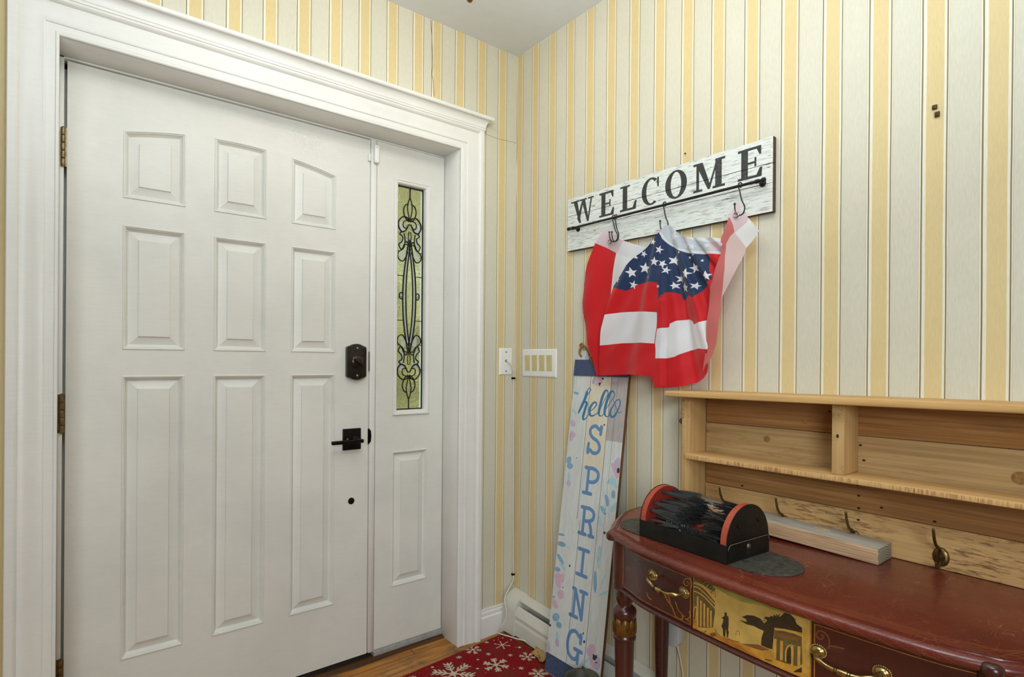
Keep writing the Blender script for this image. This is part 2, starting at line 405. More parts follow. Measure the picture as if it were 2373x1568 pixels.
# ================================================================== ENTRY DOOR (door_1) AND SIDELITE (window_1)
RP = [(d_, e_*1.35) for d_, e_ in [(0, 0), (.0018, -.0022), (.0045, -.0022), (.0065, 0.0004), (.008, .0006), (.0100, .0045), (.0125, .0065), (.0155, .0095), (.0165, .0098), (.0405, .0034), (.0408, .0012), (.0425, .0002)]]
def panel_rings(m, x0, x1, z0, top, y):
    R = []
    for d, dep in RP:
        a, b = x0+d, x1-d
        pts = [(a, y+dep, z0+d), (b, y+dep, z0+d)]
        for k in range(9):
            x = b+(a-b)*k/8; pts.append((x, y+dep, top(x)-d))
        R.append(pts)
    m.rings(R, True, (False, True))
def outl(x0, x1, z0, top):
    return [(x0, z0), (x1, z0)] + [(x1+(x0-x1)*k/8, top(x1+(x0-x1)*k/8)) for k in range(9)]
arch = lambda x: 1.905-.39*(x-.4765)**2
PN = []
for x0, x1 in ((.1447, .3118), (.3945, .5592), (.6433, .8068)):
    PN += [(x0, x1, 1.6585, arch), (x0, x1, 1.1985, lambda x: 1.5776), (x0, x1, .2545, lambda x: 1.1195)]
m = MB()
DX0, DX1, DZ0, DZ1 = 0.0105, 0.9405, 0.0295, 2.0285
m.sheet([(DX0, DZ0), (DX1, DZ0), (DX1, DZ1), (DX0, DZ1)], [(outl(*p), -1) for p in PN], lambda u, v: (u, YD, v))
for p in PN: panel_rings(m, *p, YD)
def slab(m, x0, x1, z0, z1, y, t=.044):
    m.add([(x0,y,z0),(x1,y,z0),(x1,y,z1),(x0,y,z1),(x0,y+t,z0),(x1,y+t,z0),(x1,y+t,z1),(x0,y+t,z1)], [(7,6,5,4),(0,4,5,1),(1,5,6,2),(2,6,7,3),(3,7,4,0)])
slab(m, DX0, DX1, DZ0, DZ1, YD)
door = struct(m.build('door_1', doorp, smooth=True, auto=25, props=('white nine-panel entry door with arched top panels and black hardware', 'door')))
del door['category']
black = plain('aged_black_metal', (30, 28, 26), 0.33, 0.75, var=0.3, vscale=40, bmp=0.1, bscale=200)
blk2 = plain('bronze_black_metal', (58, 54, 48), 0.30, 0.75, var=0.3, vscale=30)
brass = plain('antique_brass', (150, 118, 66), 0.32, 0.95, var=0.35, vscale=60)
steel = plain('steel', (150, 148, 142), 0.35, 0.9)
# sweep under the door (part)
m = MB(); m.box((DX0+.002, YD+.006, .0105), (DX1-.002, YD+.03, DZ0)); m.build('door_sweep', sweep, door)
# hinges
hb = plain('aged_hinge_metal', (128, 112, 84), 0.4, 0.85, var=0.4, vscale=80)
def hinge(z0, z1):
    m = MB(); n = 5; h = (z1-z0)/n
    for k in range(n): m.lathe((.0015, YD-.006, z0+h*k), [(0.001, .0004), (.0052, .0012), (.0056, .003), (.0056, h-.003), (.0052, h-.0012), (.001, h-.0004)], n=14)
    m.lathe((.0015, YD-.006, z0-.002), [(.001, 0), (.004, .001), (.004, .003)], n=12); m.lathe((.0015, YD-.006, z1-.001), [(.004, 0), (.004, .002), (.001, .004)], n=12)
    m.box((-.0075, YD-.004, z0), (.001, YD-.0028, z1)); m.box((.001, YD-.003, z0), (.0105, YD-.001, z1))
    m.build('hinge', hb, door, smooth=True, auto=35)
hinge(1.722, 1.833); hinge(.957, 1.067); hinge(.20, .306)
# deadbolt
zc, xc = 1.165, .8855
def esc(w, h, bow, n=10):
    p = [(xc-w, zc-h+.006), (xc-w+.004, zc-h)]
    p += [(xc-w*.8+1.6*w*k/n, zc-h-bow*math.sin(PI*k/n)) for k in range(n+1)]
    p += [(xc+w-.004, zc-h), (xc+w, zc-h+.006), (xc+w, zc+h-.006), (xc+w-.004, zc+h)]
    p += [(xc+w*.8-1.6*w*k/n, zc+h+bow*math.sin(PI*k/n)) for k in range(n+1)]
    return p+[(xc-w+.004, zc+h), (xc-w, zc+h-.006)]
m = MB(); R = []
for w, h, bw, y in ((.0385, .059, .010, 0), (.0385, .059, .010, .017), (.036, .0565, .0095, .021), (.0345, .055, .009, .0215)):
    R.append([(x, YD-y, z) for x, z in esc(w, h, bw)])
m.rings(R, True, (False, True))
db = m.build('deadbolt', blk2, door, smooth=True, auto=30)
m = MB(); m.lathe((xc-.002, YD-.0215, zc), [(.026, 0), (.024, .0035), (.016, .0075), (.008, .009), (0.0001, .0092)], n=28, frame=(Vector((1,0,0)), Vector((0,0,1)), Vector((0,-1,0))))
a = math.radians(-38); u = Vector((math.cos(a), 0, math.sin(a))); q = Vector((-math.sin(a), 0, math.cos(a)))
c = Vector((xc, YD-.030, zc-.002))
R = []
for t, ww, hh in ((-.022, .0045, .004), (-.017, .0042, .013), (0, .0028, .016), (.017, .0042, .013), (.022, .0045, .004)):
    R.append([c+u*t+q*ww, c+u*t+q*ww*.8+Vector((0, -hh, 0)), c+u*t-q*ww*.8+Vector((0, -hh, 0)), c+u*t-q*ww])
m.rings(R, True, (True, True)); m.build('thumb_turn', blk2, db, smooth=True, auto=40)
for dz in (.052, -.052):
    m = MB(); m.lathe((xc, YD-.0215, zc+dz), [(.005, 0), (.0045, .002), (.0001, .003)], n=12, frame=(Vector((1,0,0)), Vector((0,0,1)), Vector((0,-1,0)))); m.build('screw', steel, db, smooth=True)
# lever set
m = MB(); m.box((.8365, YD-.010, .830), (.9075, YD, .911)); lv = m.build('lever_handle', black, door); bevel(lv, .002)
m = MB(); m.lathe((.884, YD-.010, .869), [(.013, 0), (.012, .006), (.010, .008), (.010, .040), (.0001, .042)], n=20, frame=(Vector((1,0,0)), Vector((0,0,1)), Vector((0,-1,0)))); m.build('spindle', blk2, lv, smooth=True, auto=40)
m = MB(); m.box((.775, YD-.062, .861), (.897, YD-.048, .8745)); g = m.build('lever', black, lv); bevel(g, .0025)
m = MB(); m.lathe((.853, YD-.010, .872), [(.0045, 0), (.004, .0018), (.0001, .0022)], n=12, frame=(Vector((1,0,0)), Vector((0,0,1)), Vector((0,-1,0)))); m.build('screw', steel, lv)
# plug in the lower bore, latch bits
m = MB(); m.lathe((.8735, YD, .6335), [(.0125, 0), (.0125, .002), (.010, .0035), (.0001, .0036)], n=24, frame=(Vector((1,0,0)), Vector((0,0,1)), Vector((0,-1,0)))); m.build('bore_plug', black, door, smooth=True, auto=40)
m = MB(); m.box((.9385, YD-.0012, 1.13), (.9452, YD+.012, 1.205)); m.build('latch_plate', steel, door)
m = MB(); R = []
m.prism([(.9385, YD-.002, .845), (.9445, YD-.002, .846), (.9515, YD-.002, .855), (.9535, YD-.002, .8755), (.9515, YD-.002, .896), (.9445, YD-.002, .905), (.9385, YD-.002, .906)], (0, .0012, 0)); strike = m.build('strike_plate', black, jamb)

# sidelite: solid frame with panel below and a leaded pane above
m = MB(); SX0, SX1 = 0.9705, 1.2765
gx0, gx1, gz0, gz1 = 1.0435, 1.2075, .951, 1.9035
lowp = (1.0425, 1.2055, .2625, lambda x: .8060)
m.sheet([(SX0, .033), (SX1, .033), (SX1, 2.0325), (SX0, 2.0325)], [(outl(*lowp), -1), ([(gx0+.002, gz0+.002), (gx1-.002, gz0+.002), (gx1-.002, gz1-.002), (gx0+.002, gz1-.002)], -1)], lambda u, v: (u, YD, v))
panel_rings(m, *lowp, YD)
x0, x1, z0, z1, y, t = SX0, SX1, .033, 2.0325, YD, .044
m.add([(x0,y,z0),(x1,y,z0),(x1,y,z1),(x0,y,z1),(x0,y+t,z0),(x1,y+t,z0),(x1,y+t,z1),(x0,y+t,z1)], [(0,4,5,1),(1,5,6,2),(2,6,7,3),(3,7,4,0)])
side = struct(m.build('window_1', doorp, smooth=True, auto=25))
m = MB(); GP = [(0, 0), (0, -.006), (.0025, -.0085), (.006, -.009), (.0085, -.006), (.011, -.0055), (.015, -.004), (.0185, .001), (.0195, .016), (.0195, .044)]
m.rings([[(gx0+d, YD+dep, gz0+d), (gx1-d, YD+dep, gz0+d), (gx1-d, YD+dep, gz1-d), (gx0+d, YD+dep, gz1-d)] for d, dep in GP]); m.build('window_frame', white, side, smooth=True, auto=25)
# glass
def glass_mat():
    m, nt, b = newmat('textured_glass')
    setin(b, 'Base Color', (0.95, 0.98, 0.92, 1)); setin(b, 'Roughness', 0.06); setin(b, 'Transmission Weight', 1.0); setin(b, 'IOR', 1.45)
    n = noise(nt, 55, detail=2); bump(nt, b, n.outputs[0], 0.5, 0.003); return m
def obsc_mat():
    m, nt, b = newmat('seedy_glass')
    setin(b, 'Base Color', (0.66, 0.70, 0.58, 1)); setin(b, 'Roughness', 0.3); setin(b, 'Transmission Weight', 0.12); setin(b, 'IOR', 1.45)
    n = noise(nt, 420, detail=2); bump(nt, b, n.outputs[0], 1.0, 0.004); return m
wx0, wx1, wz0, wz1 = gx0+.0195, gx1-.0195, gz0+.0195, gz1-.0195
wc = (wx0+wx1)/2; WD = (wx1-wx0)/2; WH = wz1-wz0
def wp(u, v, y=0.0): return Vector((wc+u*WD, YD+.020+y, wz1-v*WH))     # u -1..1, v 0 top..1 bottom
m = MB(); m.box((wx0, YD+.022, wz0), (wx1, YD+.027, wz1)); m.build('glass_pane', glass_mat(), side)
# bevelled pieces: raised strips either side and centre lens
m = MB()
lens = [(0, .285)]
Lc = [(0, .285), (.10, .33), (.20, .40), (.25, .49), (.21, .58), (.11, .65), (0, .70)]
Lo = [(.06, .235), (.24, .31), (.42, .40), (.48, .49), (.44, .58), (.30, .66), (.06, .745)]
cen = spline([(u, v, 0) for u, v in Lc], 5); cenl = [(-p.x, p.y) for p in reversed(cen)]
poly = [(p.x, p.y) for p in cen] + cenl[1:-1]
m.prism([wp(u, v, -.0008) for u, v in poly], (0, .0022, 0)); m.build('bevelled_lens', glass_mat(), side)
m = MB()
for sg in (1, -1):
    A = [(sg*p.x, p.y) for p in spline([(u, v, 0) for u, v in Lc], 4)]; B = [(sg*p.x, p.y) for p in spline([(u, v, 0) for u, v in Lo], 4)]
    for i in range(len(A)-1): m.add([wp(*A[i], .0008), wp(*A[i+1], .0008), wp(*B[i+1], .0008), wp(*B[i], .0008)], [(0, 1, 2, 3)])
    for cu, cv, ru, rv in ((.55, .185, .26, .026), (.50, .245, .13, .028), (.48, .305, .18, .03), (.55, .80, .26, .026), (.50, .745, .13, .028), (.42, .695, .18, .03)):
        m.add([wp(sg*cu+ru*math.cos(2*PI*k/14), cv+rv*math.sin(2*PI*k/14), .0012) for k in range(14)], [tuple(range(14))])
m.build('seedy_glass', obsc_mat(), side)
lead = plain('lead_came', (40, 42, 36), 0.38, 0.6, var=0.3, vscale=60)
m = MB()
def came(P, r=.0032, k=6, closed=False):
    Q = spline([wp(u, v, -.001) for u, v in P], k, closed) if len(P) > 2 else [wp(u, v, -.001) for u, v in P]
    if closed: Q.append(Q[0])
    m.tube(Q, r, 6, flat=0.8)
def both(P, r=.0032, closed=False):
    for sg in (1, -1): came([(sg*u, v) for u, v in P], r, 6, closed)
for fl in (False, True):
    Z = (lambda v: v) if not fl else (lambda v: 1-v)
    def bt(P, r=.0032, closed=False): both([(u, Z(v)) for u, v in P], r, closed)
    came([(0, Z(0)), (0, Z(.045))], .0036)
    bt([(0, .045), (.12, .068), (.17, .095), (.10, .125), (0, .150)], .0030)
    bt([(.14, .075), (.36, .085), (.46, .110), (.32, .140), (.05, .155)], .0032)
    bt([(.02, .152), (.20, .138), (.50, .136), (.80, .158), (.80, .185), (.58, .203), (.30, .196), (.16, .178), (.04, .166)], .0036)
    bt([(.22, .150), (.44, .158), (.48, .175), (.36, .185), (.14, .182)], .0028)
    bt([(.55, .202), (.72, .215), (.50, .228), (.58, .248), (.78, .262), (.62, .283), (.40, .270), (.34, .24), (.40, .21)], .0030)
    bt([(.46, .268), (.25, .245), (.06, .262), (.0, .275)], .0030)
    bt([(.10, .258), (.36, .262), (.58, .283), (.84, .30), (.80, .325), (.50, .335), (.28, .315), (.12, .29)], .0030)
    bt([(.06, .20), (.10, .23), (.0, .262)], .0024)
both(Lc, .0034); both(Lo, .0036)
both([(.06, .235), (.0, .262), (-.05, .285)], .003); both([(.06, .745), (.0, .72), (-.05, .70)], .003)
for sg in (1, -1):
    came([(sg*(.60+.13*math.cos(2*PI*k/10)), .49+.0145*math.sin(2*PI*k/10)) for k in range(10)], .0030, 3, True)
    for v in (.175, .29, .40, .60, .71, .82): came([(sg*1.0, v), (sg*(.80 if v < .3 or v > .7 else .46), v)], .0022)
m.rings([[(wx0+d, YD+.018+dy, wz0+d), (wx1-d, YD+.018+dy, wz0+d), (wx1-d, YD+.018+dy, wz1-d), (wx0+d, YD+.018+dy, wz1-d)] for d, dy in ((0, .004), (0, 0), (.0045, 0), (.0045, .004))])
m.build('lead_came', lead, side, smooth=True, auto=60)
jw = plain('glass_jewel', (170, 180, 160), 0.1, 0.1, spec=0.9)
for sg in (1, -1):
    m = MB(); m.lathe(wp(sg*.60, .49, 0), [(.0065, 0), (.005, .003), (.0001, .0045)], n=12, frame=(Vector((1,0,0)), Vector((0,0,1)), Vector((0,-1,0)))); m.build('glass_jewel', jw, side, smooth=True)

# outdoors seen through the glass: porch slab, lawn and hedge
lawn = plain('lawn', (196, 196, 108), 0.9, 0, var=0.35, vscale=3)
m = MB(); m.box((-4, YD+.06, -.25), (6, 9.0, -.06)); g = m.build('lawn', lawn); tag(g, 'green lawn outside beyond the leaded glass sidelite', 'lawn', kind='stuff')
hm = plain('hedge_leaves', (156, 150, 104), 0.85, 0, var=0.75, vscale=2.6)
m = MB(); nx, nz = 60, 24
def hp(i, j): 
    x = -1.5+7.5*i/nx; z = -.055+5.6*j/nz
    return (x, 5.0+.35*math.sin(x*3.1+z*2)+.25*math.sin(x*7.7-z*5)+.10*(z/2.5)**2, z)
V = [hp(i, j) for j in range(nz+1) for i in range(nx+1)]
m.add(V, [(j*(nx+1)+i, j*(nx+1)+i+1, (j+1)*(nx+1)+i+1, (j+1)*(nx+1)+i) for j in range(nz) for i in range(nx)])
V2 = [(x, y+1.2, z) for x, y, z in V]
m.add(V2, [(j*(nx+1)+i, (j+1)*(nx+1)+i, (j+1)*(nx+1)+i+1, j*(nx+1)+i+1) for j in range(nz) for i in range(nx)])
o = len(m.v); b0 = nz*(nx+1)
for i in range(nx): m.f.append((b0+i, b0+i+1, b0+i+1+len(V), b0+i+len(V))); m.m.append(0)
g = m.build('hedge', hm, smooth=True); tag(g, 'olive green hedge outside beyond the leaded glass sidelite', 'hedge')

# door sensor: body on mullion, magnet on door
plast = plain('white_plastic', (236, 236, 232), 0.35)
c0, c1 = onY(868, 335, YD-.012), onY(880, 382, YD-.012)
m = MB(); m.box((.952, YD-.020, 1.941), (.9715, YD-.0012, 2.010)); g = m.build('contact_sensor', plast, origin='base', props=('white plastic contact sensor on the mullion beside the top of the door', 'sensor')); bevel(g, .004, 3)
m = MB(); m.box((.9575, YD-.0208, 2.0), (.962, YD-.0198, 2.0012)); m.build('indicator_light', plain('indicator', (120, 125, 130), 0.3), g)
m = MB(); m.box((.9305, YD-.011, 1.944), (.9395, YD, 1.972)); g = m.build('sensor_magnet', plast, origin='base', props=('small white plastic magnet block on the edge of the entry door', 'sensor')); bevel(g, .002, 2)
# seam and crack lines in the old wallpaper
crk = plain('wallpaper_crack', (120, 92, 50), 0.8)
m = MB()
P = [onY(x, y, YW) for x, y in [(998, 47), (1001, 90), (1003, 150), (1001, 172), (1004, 190), (1006, 222)]]; m.tube(P, .0011, 5)
P = [onY(x, y, YW) for x, y in [(1126, 311), (1140, 316), (1155, 322), (1171, 325), (1190, 330), (1197, 332)]]; m.tube(P, .0007, 5)
m.build('wallpaper_seam', crk, wall_back)
m = MB(); P = [onX(x, y, XW) for x, y in [(1198.5, 134), (1198, 300), (1199, 335), (1196, 400), (1197, 500), (1195, 640), (1193, 900), (1191, 1355)]]; m.tube(P, .0008, 5); m.build('wallpaper_seam', crk, wall_right)

# ================================================================== CHANDELIER (only the tip of its finial is in view)
cx_, cy_ = 0.775, 1.157
ch = thing('chandelier', (cx_, cy_, 2.06), 'brass chandelier finial hanging from the ceiling above the entry', 'chandelier')
m = MB(); m.lathe((cx_, cy_, 2.0441), [(.0001, 0), (.005, .0012), (.0085, .0055), (.0095, .011), (.008, .017), (.004, .021), (.004, .028), (.012, .034), (.026, .045), (.030, .060), (.022, .075), (.010, .085), (.008, .12), (.014, .14), (.008, .16), (.006, .25), (.006, .43), (.05, .456), (.058, .4742), (.0001, .4743)], n=28)
m.build('stem', brass, ch, smooth=True, auto=50)
frost = bpy.data.materials.new('lamp_glass'); frost.use_nodes = True
fb = frost.node_tree.nodes['Principled BSDF']; setin(fb, 'Base Color', (1, .95, .86, 1)); setin(fb, 'Emission Color', (1.0, .90, .76, 1)); setin(fb, 'Emission Strength', 75.0)
for k in range(4):
    a = PI/4+k*PI/2; dx, dy = math.cos(a), math.sin(a)
    m = MB(); m.tube(spline([(cx_+dx*.02, cy_+dy*.02, 2.155), (cx_+dx*.08, cy_+dy*.08, 2.16), (cx_+dx*.15, cy_+dy*.15, 2.185), (cx_+dx*.17, cy_+dy*.17, 2.245)], 5), .005, 8)
    m.lathe((cx_+dx*.17, cy_+dy*.17, 2.24), [(.006, 0), (.02, .004), (.02, .008), (.009, .011), (.009, .05)], n=14); arm = m.build('arm', brass, ch, smooth=True, auto=50)
    m = MB(); m.lathe((cx_+dx*.17, cy_+dy*.17, 2.291), [(.008, 0), (.020, .018), (.021, .032), (.010, .055), (.0001, .066)], n=14); m.build('bulb', frost, arm, smooth=True)

# ================================================================== WALL PLATES, CABLE, SENSOR BITS
ivory = plain('ivory_plastic', (206, 192, 140), 0.35)
sw = thing('switch_plate', (XW, 1.8075, 1.1075), 'white four-gang switch plate with ivory rocker switches right of the corner', 'light switch')
m = MB(); y0, y1, z0, z1 = 1.700, 1.915, 1.107, 1.2235
m.rings([[(XW-d, y0+i, z0+i), (XW-d, y1-i, z0+i), (XW-d, y1-i, z1-i), (XW-d, y0+i, z1-i)] for d, i in ((0, 0), (.0025, 0), (.0055, .0035), (.0058, .005))], True, (False, True)); m.build('plate', plast, sw, smooth=True, auto=25)
for k in range(4):
    yc = 1.8785-k*.0463
    m = MB(); m.rings([[(XW-.0058-d, yc-.0165+i, 1.132+i), (XW-.0058-d, yc+.0165-i, 1.132+i), (XW-.0058-d, yc+.0165-i, 1.199-i), (XW-.0058-d, yc-.0165+i, 1.199-i)] for d, i in ((0, 0), (.0012, .0005), (.0012, .0025), (.0004, .003))], True, (False, False)); rk = m.build('switch_frame', ivory, sw)
    m = MB(); m.add([(XW-.006, yc-.0135, 1.135), (XW-.006, yc+.0135, 1.135), (XW-.0068, yc+.0135, 1.135), (XW-.0068, yc-.0135, 1.135), (XW-.006, yc-.0135, 1.196), (XW-.006, yc+.0135, 1.196), (XW-.0125, yc+.0135, 1.196), (XW-.0125, yc-.0135, 1.196)], [(0,1,2,3),(7,6,5,4),(0,4,5,1),(1,5,6,2),(2,6,7,3),(3,7,4,0)]); rr = m.build('rocker', ivory, rk)
    for zz in (1.1155, 1.2150):
        m = MB(); m.lathe((XW-.0058, yc, zz), [(.0035, 0), (.003, .001), (.0001, .0013)], n=10, frame=(Vector((0,1,0)), Vector((0,0,1)), Vector((-1,0,0)))); m.build('screw', plast, sw, smooth=True)
cp = thing('cable_plate', (1.522, YW, 1.1125), 'single white wall plate with a cable coming out, left of the corner', 'wall plate')
m = MB(); x0, x1, z0, z1 = 1.4875, 1.5575, 1.1125, 1.2285
m.rings([[(x0+i, YW-d, z0+i), (x1-i, YW-d, z0+i), (x1-i, YW-d, z1-i), (x0+i, YW-d, z1-i)] for d, i in ((0, 0), (.0025, 0), (.0055, .0035), (.0058, .005))], True, (False, True)); m.build('plate', plast, cp, smooth=True, auto=25)
for zz in (1.129, 1.212):
    m = MB(); m.lathe((1.5225, YW-.0058, zz), [(.004, 0), (.0035, .001), (.0001, .0013)], n=10, frame=(Vector((1,0,0)), Vector((0,0,1)), Vector((0,-1,0)))); m.build('screw', steel, cp, smooth=True)
m = MB(); m.lathe((1.5225, YW-.0058, 1.1735), [(.0052, 0), (.0052, .0015), (.0038, .0015), (.0038, .0002)], n=14, frame=(Vector((1,0,0)), Vector((0,0,1)), Vector((0,-1,0)))); m.build('cable_hole', black, cp)
wcab = plain('white_cable', (222, 220, 212), 0.45)
m = MB(); P = [Vector((1.5225, YW-.004, 1.1735)), Vector((1.5265, YW-.016, 1.169)), Vector((1.545, YW-.016, 1.150)), Vector((1.560, YW-.010, 1.120)), Vector((1.5645, YW-.0075, 1.100)),
    Vector((1.5665, YW-.0055, 1.0)), Vector((1.5675, YW-.0055, .84)), Vector((1.5690, YW-.0055, .67)), Vector((1.5705, YW-.0055, .45)), Vector((1.5725, YW-.0055, .25)), Vector((1.572, YW-.007, .228))]
Q = [onY(1189, 1345, YW-.02), onY(1180, 1362, YW-.05), onY(1170, 1384, YW-.068), onY(1171, 1400, YW-.078), onY(1173.5, 1412, YW-.085), onY(1172, 1434, YW-.085), onY(1162, 1452, YW-.075)]
Q += [onZ(1154.5, 1464, .025), onZ(1159, 1468, .021), onZ(1180, 1474, .0205), onZ(1200, 1480, .0205), onZ(1216, 1484, .0205), onZ(1232, 1491, .016), onZ(1250, 1498, .012)]
m.tube(spline(P+Q, 6), .0026, 8); m.build('cable', wcab, origin='base', smooth=True, props=('thin white cable running down the corner from the wall plate to the doormat', 'cable'))
def clip(x, z, lab):
    m = MB(); m.tube([(x+.0075*math.cos(a), YW-.0058-.005*max(0, math.sin(a)), z) for a in [PI*k/8 for k in range(9)]], .0016, 6)
    m.box((x-.0085, YW-.009, z-.0045), (x-.0045, YW, z+.0045)); m.box((x-.006, YW-.0105, z-.004), (x+.006, YW-.0092, z+.004))
    m.build('cable_clip', black, origin='base', props=(lab, 'cable clip', 'black clips holding the white cable'))
clip(1.5655, 1.0975, 'upper black clip, just below the white wall plate'); clip(1.5728, .2325, 'lower black clip, just above the baseboard heater')

# ================================================================== BASEBOARD HEATER
SL = .055
def hz(y, z): return z-SL*(1.95-y)
heat_m = paint('heater_paint', (214, 211, 198), 0.4, 0.10)
ht = thing('baseboard_heater', (XW, 1.2, 0), 'long white metal baseboard heater with end cap in the corner', 'heater')
def ext(m, prof, y0, y1, cap=False):
    m.rings([[(XW-d, y, hz(y, z)) for d, z in prof] for y in (y0, y1)], False)
m = MB(); ext(m, [(.001, .020), (.001, .170), (.004, .1735), (.034, .164), (.040, .160), (.041, .155), (.038, .154)], -.3, 1.93); m.build('back_panel', heat_m, ht)
m = MB(); ext(m, [(.040, .128), (.046, .136), (.050, .134), (.066, .108), (.068, .103), (.068, .098), (.0655, .096), (.066, .086), (.069, .080), (.070, .074), (.070, .022), (.062, .020)], -.3, 1.93); m.build('front_cover', heat_m, ht, smooth=True, auto=20)
m = MB(); 
for k in range(2): m.tube([(XW-.036, -.3, hz(-.3, .07)), (XW-.036, 1.93, hz(1.93, .07))], .011, 10)
m.build('pipe', plain('copper_pipe', (110, 66, 40), .5, .8), ht, smooth=True)
m = MB(); m.box((XW-.06, -.3, .012), (XW-.012, 1.92, .015)); 
fins = MB()
for k in range(70):
    y = 1.15+k*.010; fins.box((XW-.058, y, hz(y, .045)), (XW-.012, y+.0006, hz(y, .105)))
fins.build('fins', plain('dusty_fins', (60, 58, 54), .7, .5), ht)
capP = [(.0, .0), (.0, .176), (.006, .1805), (.034, .172), (.042, .1665), (.058, .150), (.0725, .128), (.0745, .120), (.0745, .0)]
m = MB(); ya, yb = 1.874, 1.952
m.rings([[(XW-d, y, hz(y, z) if z > .01 else .012) for d, z in capP] for y in (ya, yb)], False)
m.add([(XW-d, yb, hz(yb, z) if z > .01 else .012) for d, z in capP], [tuple(range(len(capP)))])
m.add([(XW-d, ya, hz(ya, z) if z > .01 else .012) for d, z in capP], [tuple(range(len(capP)))])
m.build('end_cap', heat_m, ht, smooth=True, auto=35)

# ================================================================== FLOOR THINGS: doormat, leaf
def coir():
    m, nt, b = newmat('red_coir')
    n = noise(nt, 260, detail=3, rough=0.8); r = ramp(nt, n.outputs[0], [(0.3, lin((72, 10, 14))), (0.5, lin((158, 22, 30))), (0.75, lin((190, 52, 52)))])
    n2 = noise(nt, 9, detail=3); r2 = ramp(nt, n2.outputs[0], [(0.4, (0, 0, 0)), (0.7, (1, 1, 1))])
    o = mix(nt, r.outputs[0], lin((112, 66, 44)), math_(nt, 'MULTIPLY', r2.outputs[0], 0.55))
    nt.links.new(o, b.inputs['Base Color']); setin(b, 'Roughness', 0.95); setin(b, 'Specular IOR Level', 0.1); bump(nt, b, n.outputs[0], 1.0, 0.006); return m
coirw = plain('white_coir', (206, 196, 170), 0.95, var=0.25, vscale=200, bmp=1.0, bscale=260, bdist=.005)
ma = Vector((1.4785, 1.918)); mu = (Vector((1.0004, 1.8813))-ma).normalized(); mv = Vector((mu.y, -mu.x))
if mv.y > 0: mv = -mv
def m2w(a, b): p = ma+mu*a+mv*b; return p
def w2m(x, y): d = Vector((x, y))-ma; return (d.dot(mu), d.dot(mv))
def cpx(x, y): p = onZ(930+x/6.592, 1440+y/6.592, .0155); return (p.x, p.y)
def flake(cx, cy, r, rot=0.0, k=6, kind=0):
    out = []
    for i in range(k):
        a = rot+2*PI*i/k; ca, sa = math.cos(a), math.sin(a)
        def T(u, v): return (cx+r*(u*ca-v*sa), cy+r*(u*sa+v*ca))
        w = .055 if kind in (0, 1) else (.045 if kind == 3 else .15)
        out.append([T(0, -w), T(.92, -w), T(1, 0), T(.92, w), T(0, w)])
        if kind == 1:
            for u in (.42, .68):
                for sg in (1, -1): out.append([T(u-.06, 0), T(u+.22, sg*.26), T(u+.30, sg*.16), T(u+.10, 0)])
        if kind == 0: out.append(ell(*T(.88, 0), r*.13, r*.095, a, 10))
        if kind == 3:
            for u in (.30, .52, .74):
                for sg in (1, -1): out.append(ell(*T(u+.14, sg*.13), r*.15, r*.045, a+sg*.62, 10))
            out.append(ell(*T(.86, 0), r*.15, r*.055, a, 10))
    out.append(ell(cx, cy, r*.17, r*.17)); return out
FL = []
for x, y, rr, rot, kind in ((1540, 352, 128, .15, 0), (1095, 425, 132, .3, 1), (1445, 655, 205, .1, 1), (795, 790, 335, .25, 3), (1925, 530, 128, .2, 1), (1305, 312, 40, .2, 2), (880, 537, 50, .1, 2), (1330, 492, 40, .1, 2), (1665, 505, 38, 0, 2), (2095, 790, 150, .4, 3), (1830, 705, 48, .2, 2), (175, 850, 60, 0, 1)):
    c0 = cpx(x, y); c1 = cpx(x+rr, y); R_ = math.hypot(c1[0]-c0[0], c1[1]-c0[1]); FL += flake(c0[0], c0[1], R_, rot, 6, kind)
for x, y, rr in ((475, 690, 24), (1805, 387, 24), (1170, 577, 20), (1165, 716, 22), (1480, 270, 9), (1415, 280, 12), (1550, 243, 14), (1675, 275, 14), (1740, 380, 6), (1765, 387, 6), (930, 634, 6), (1480, 240, 7), (1718, 718, 9), (1290, 780, 6)):
    c0 = cpx(x, y); c1 = cpx(x+rr, y); FL.append(ell(c0[0], c0[1], *(2*[math.hypot(c1[0]-c0[0], c1[1]-c0[1])])))
m = MB(); MW, MD = .76, .46
ol = [tuple(m2w(a, b)) for a, b in ((0, 0), (MW, 0), (MW, MD), (0, MD))]
zm = lambda x, y: .0150+.0012*math.sin(x*60)*math.sin(y*71)
m.sheet(ol, [(p, 1) for p in FL], lambda u, v: (u, v, zm(u, v)), spacing=.02)
b_ = [(p[0], p[1], .001) for p in ol]; t_ = [(p[0], p[1], .0150) for p in ol]
m.rings([b_, t_], True, (True, False))
mat_o = m.build('doormat', [coir(), coirw], origin='base', props=('red coir doormat with white snowflakes on the wood floor', 'doormat'))
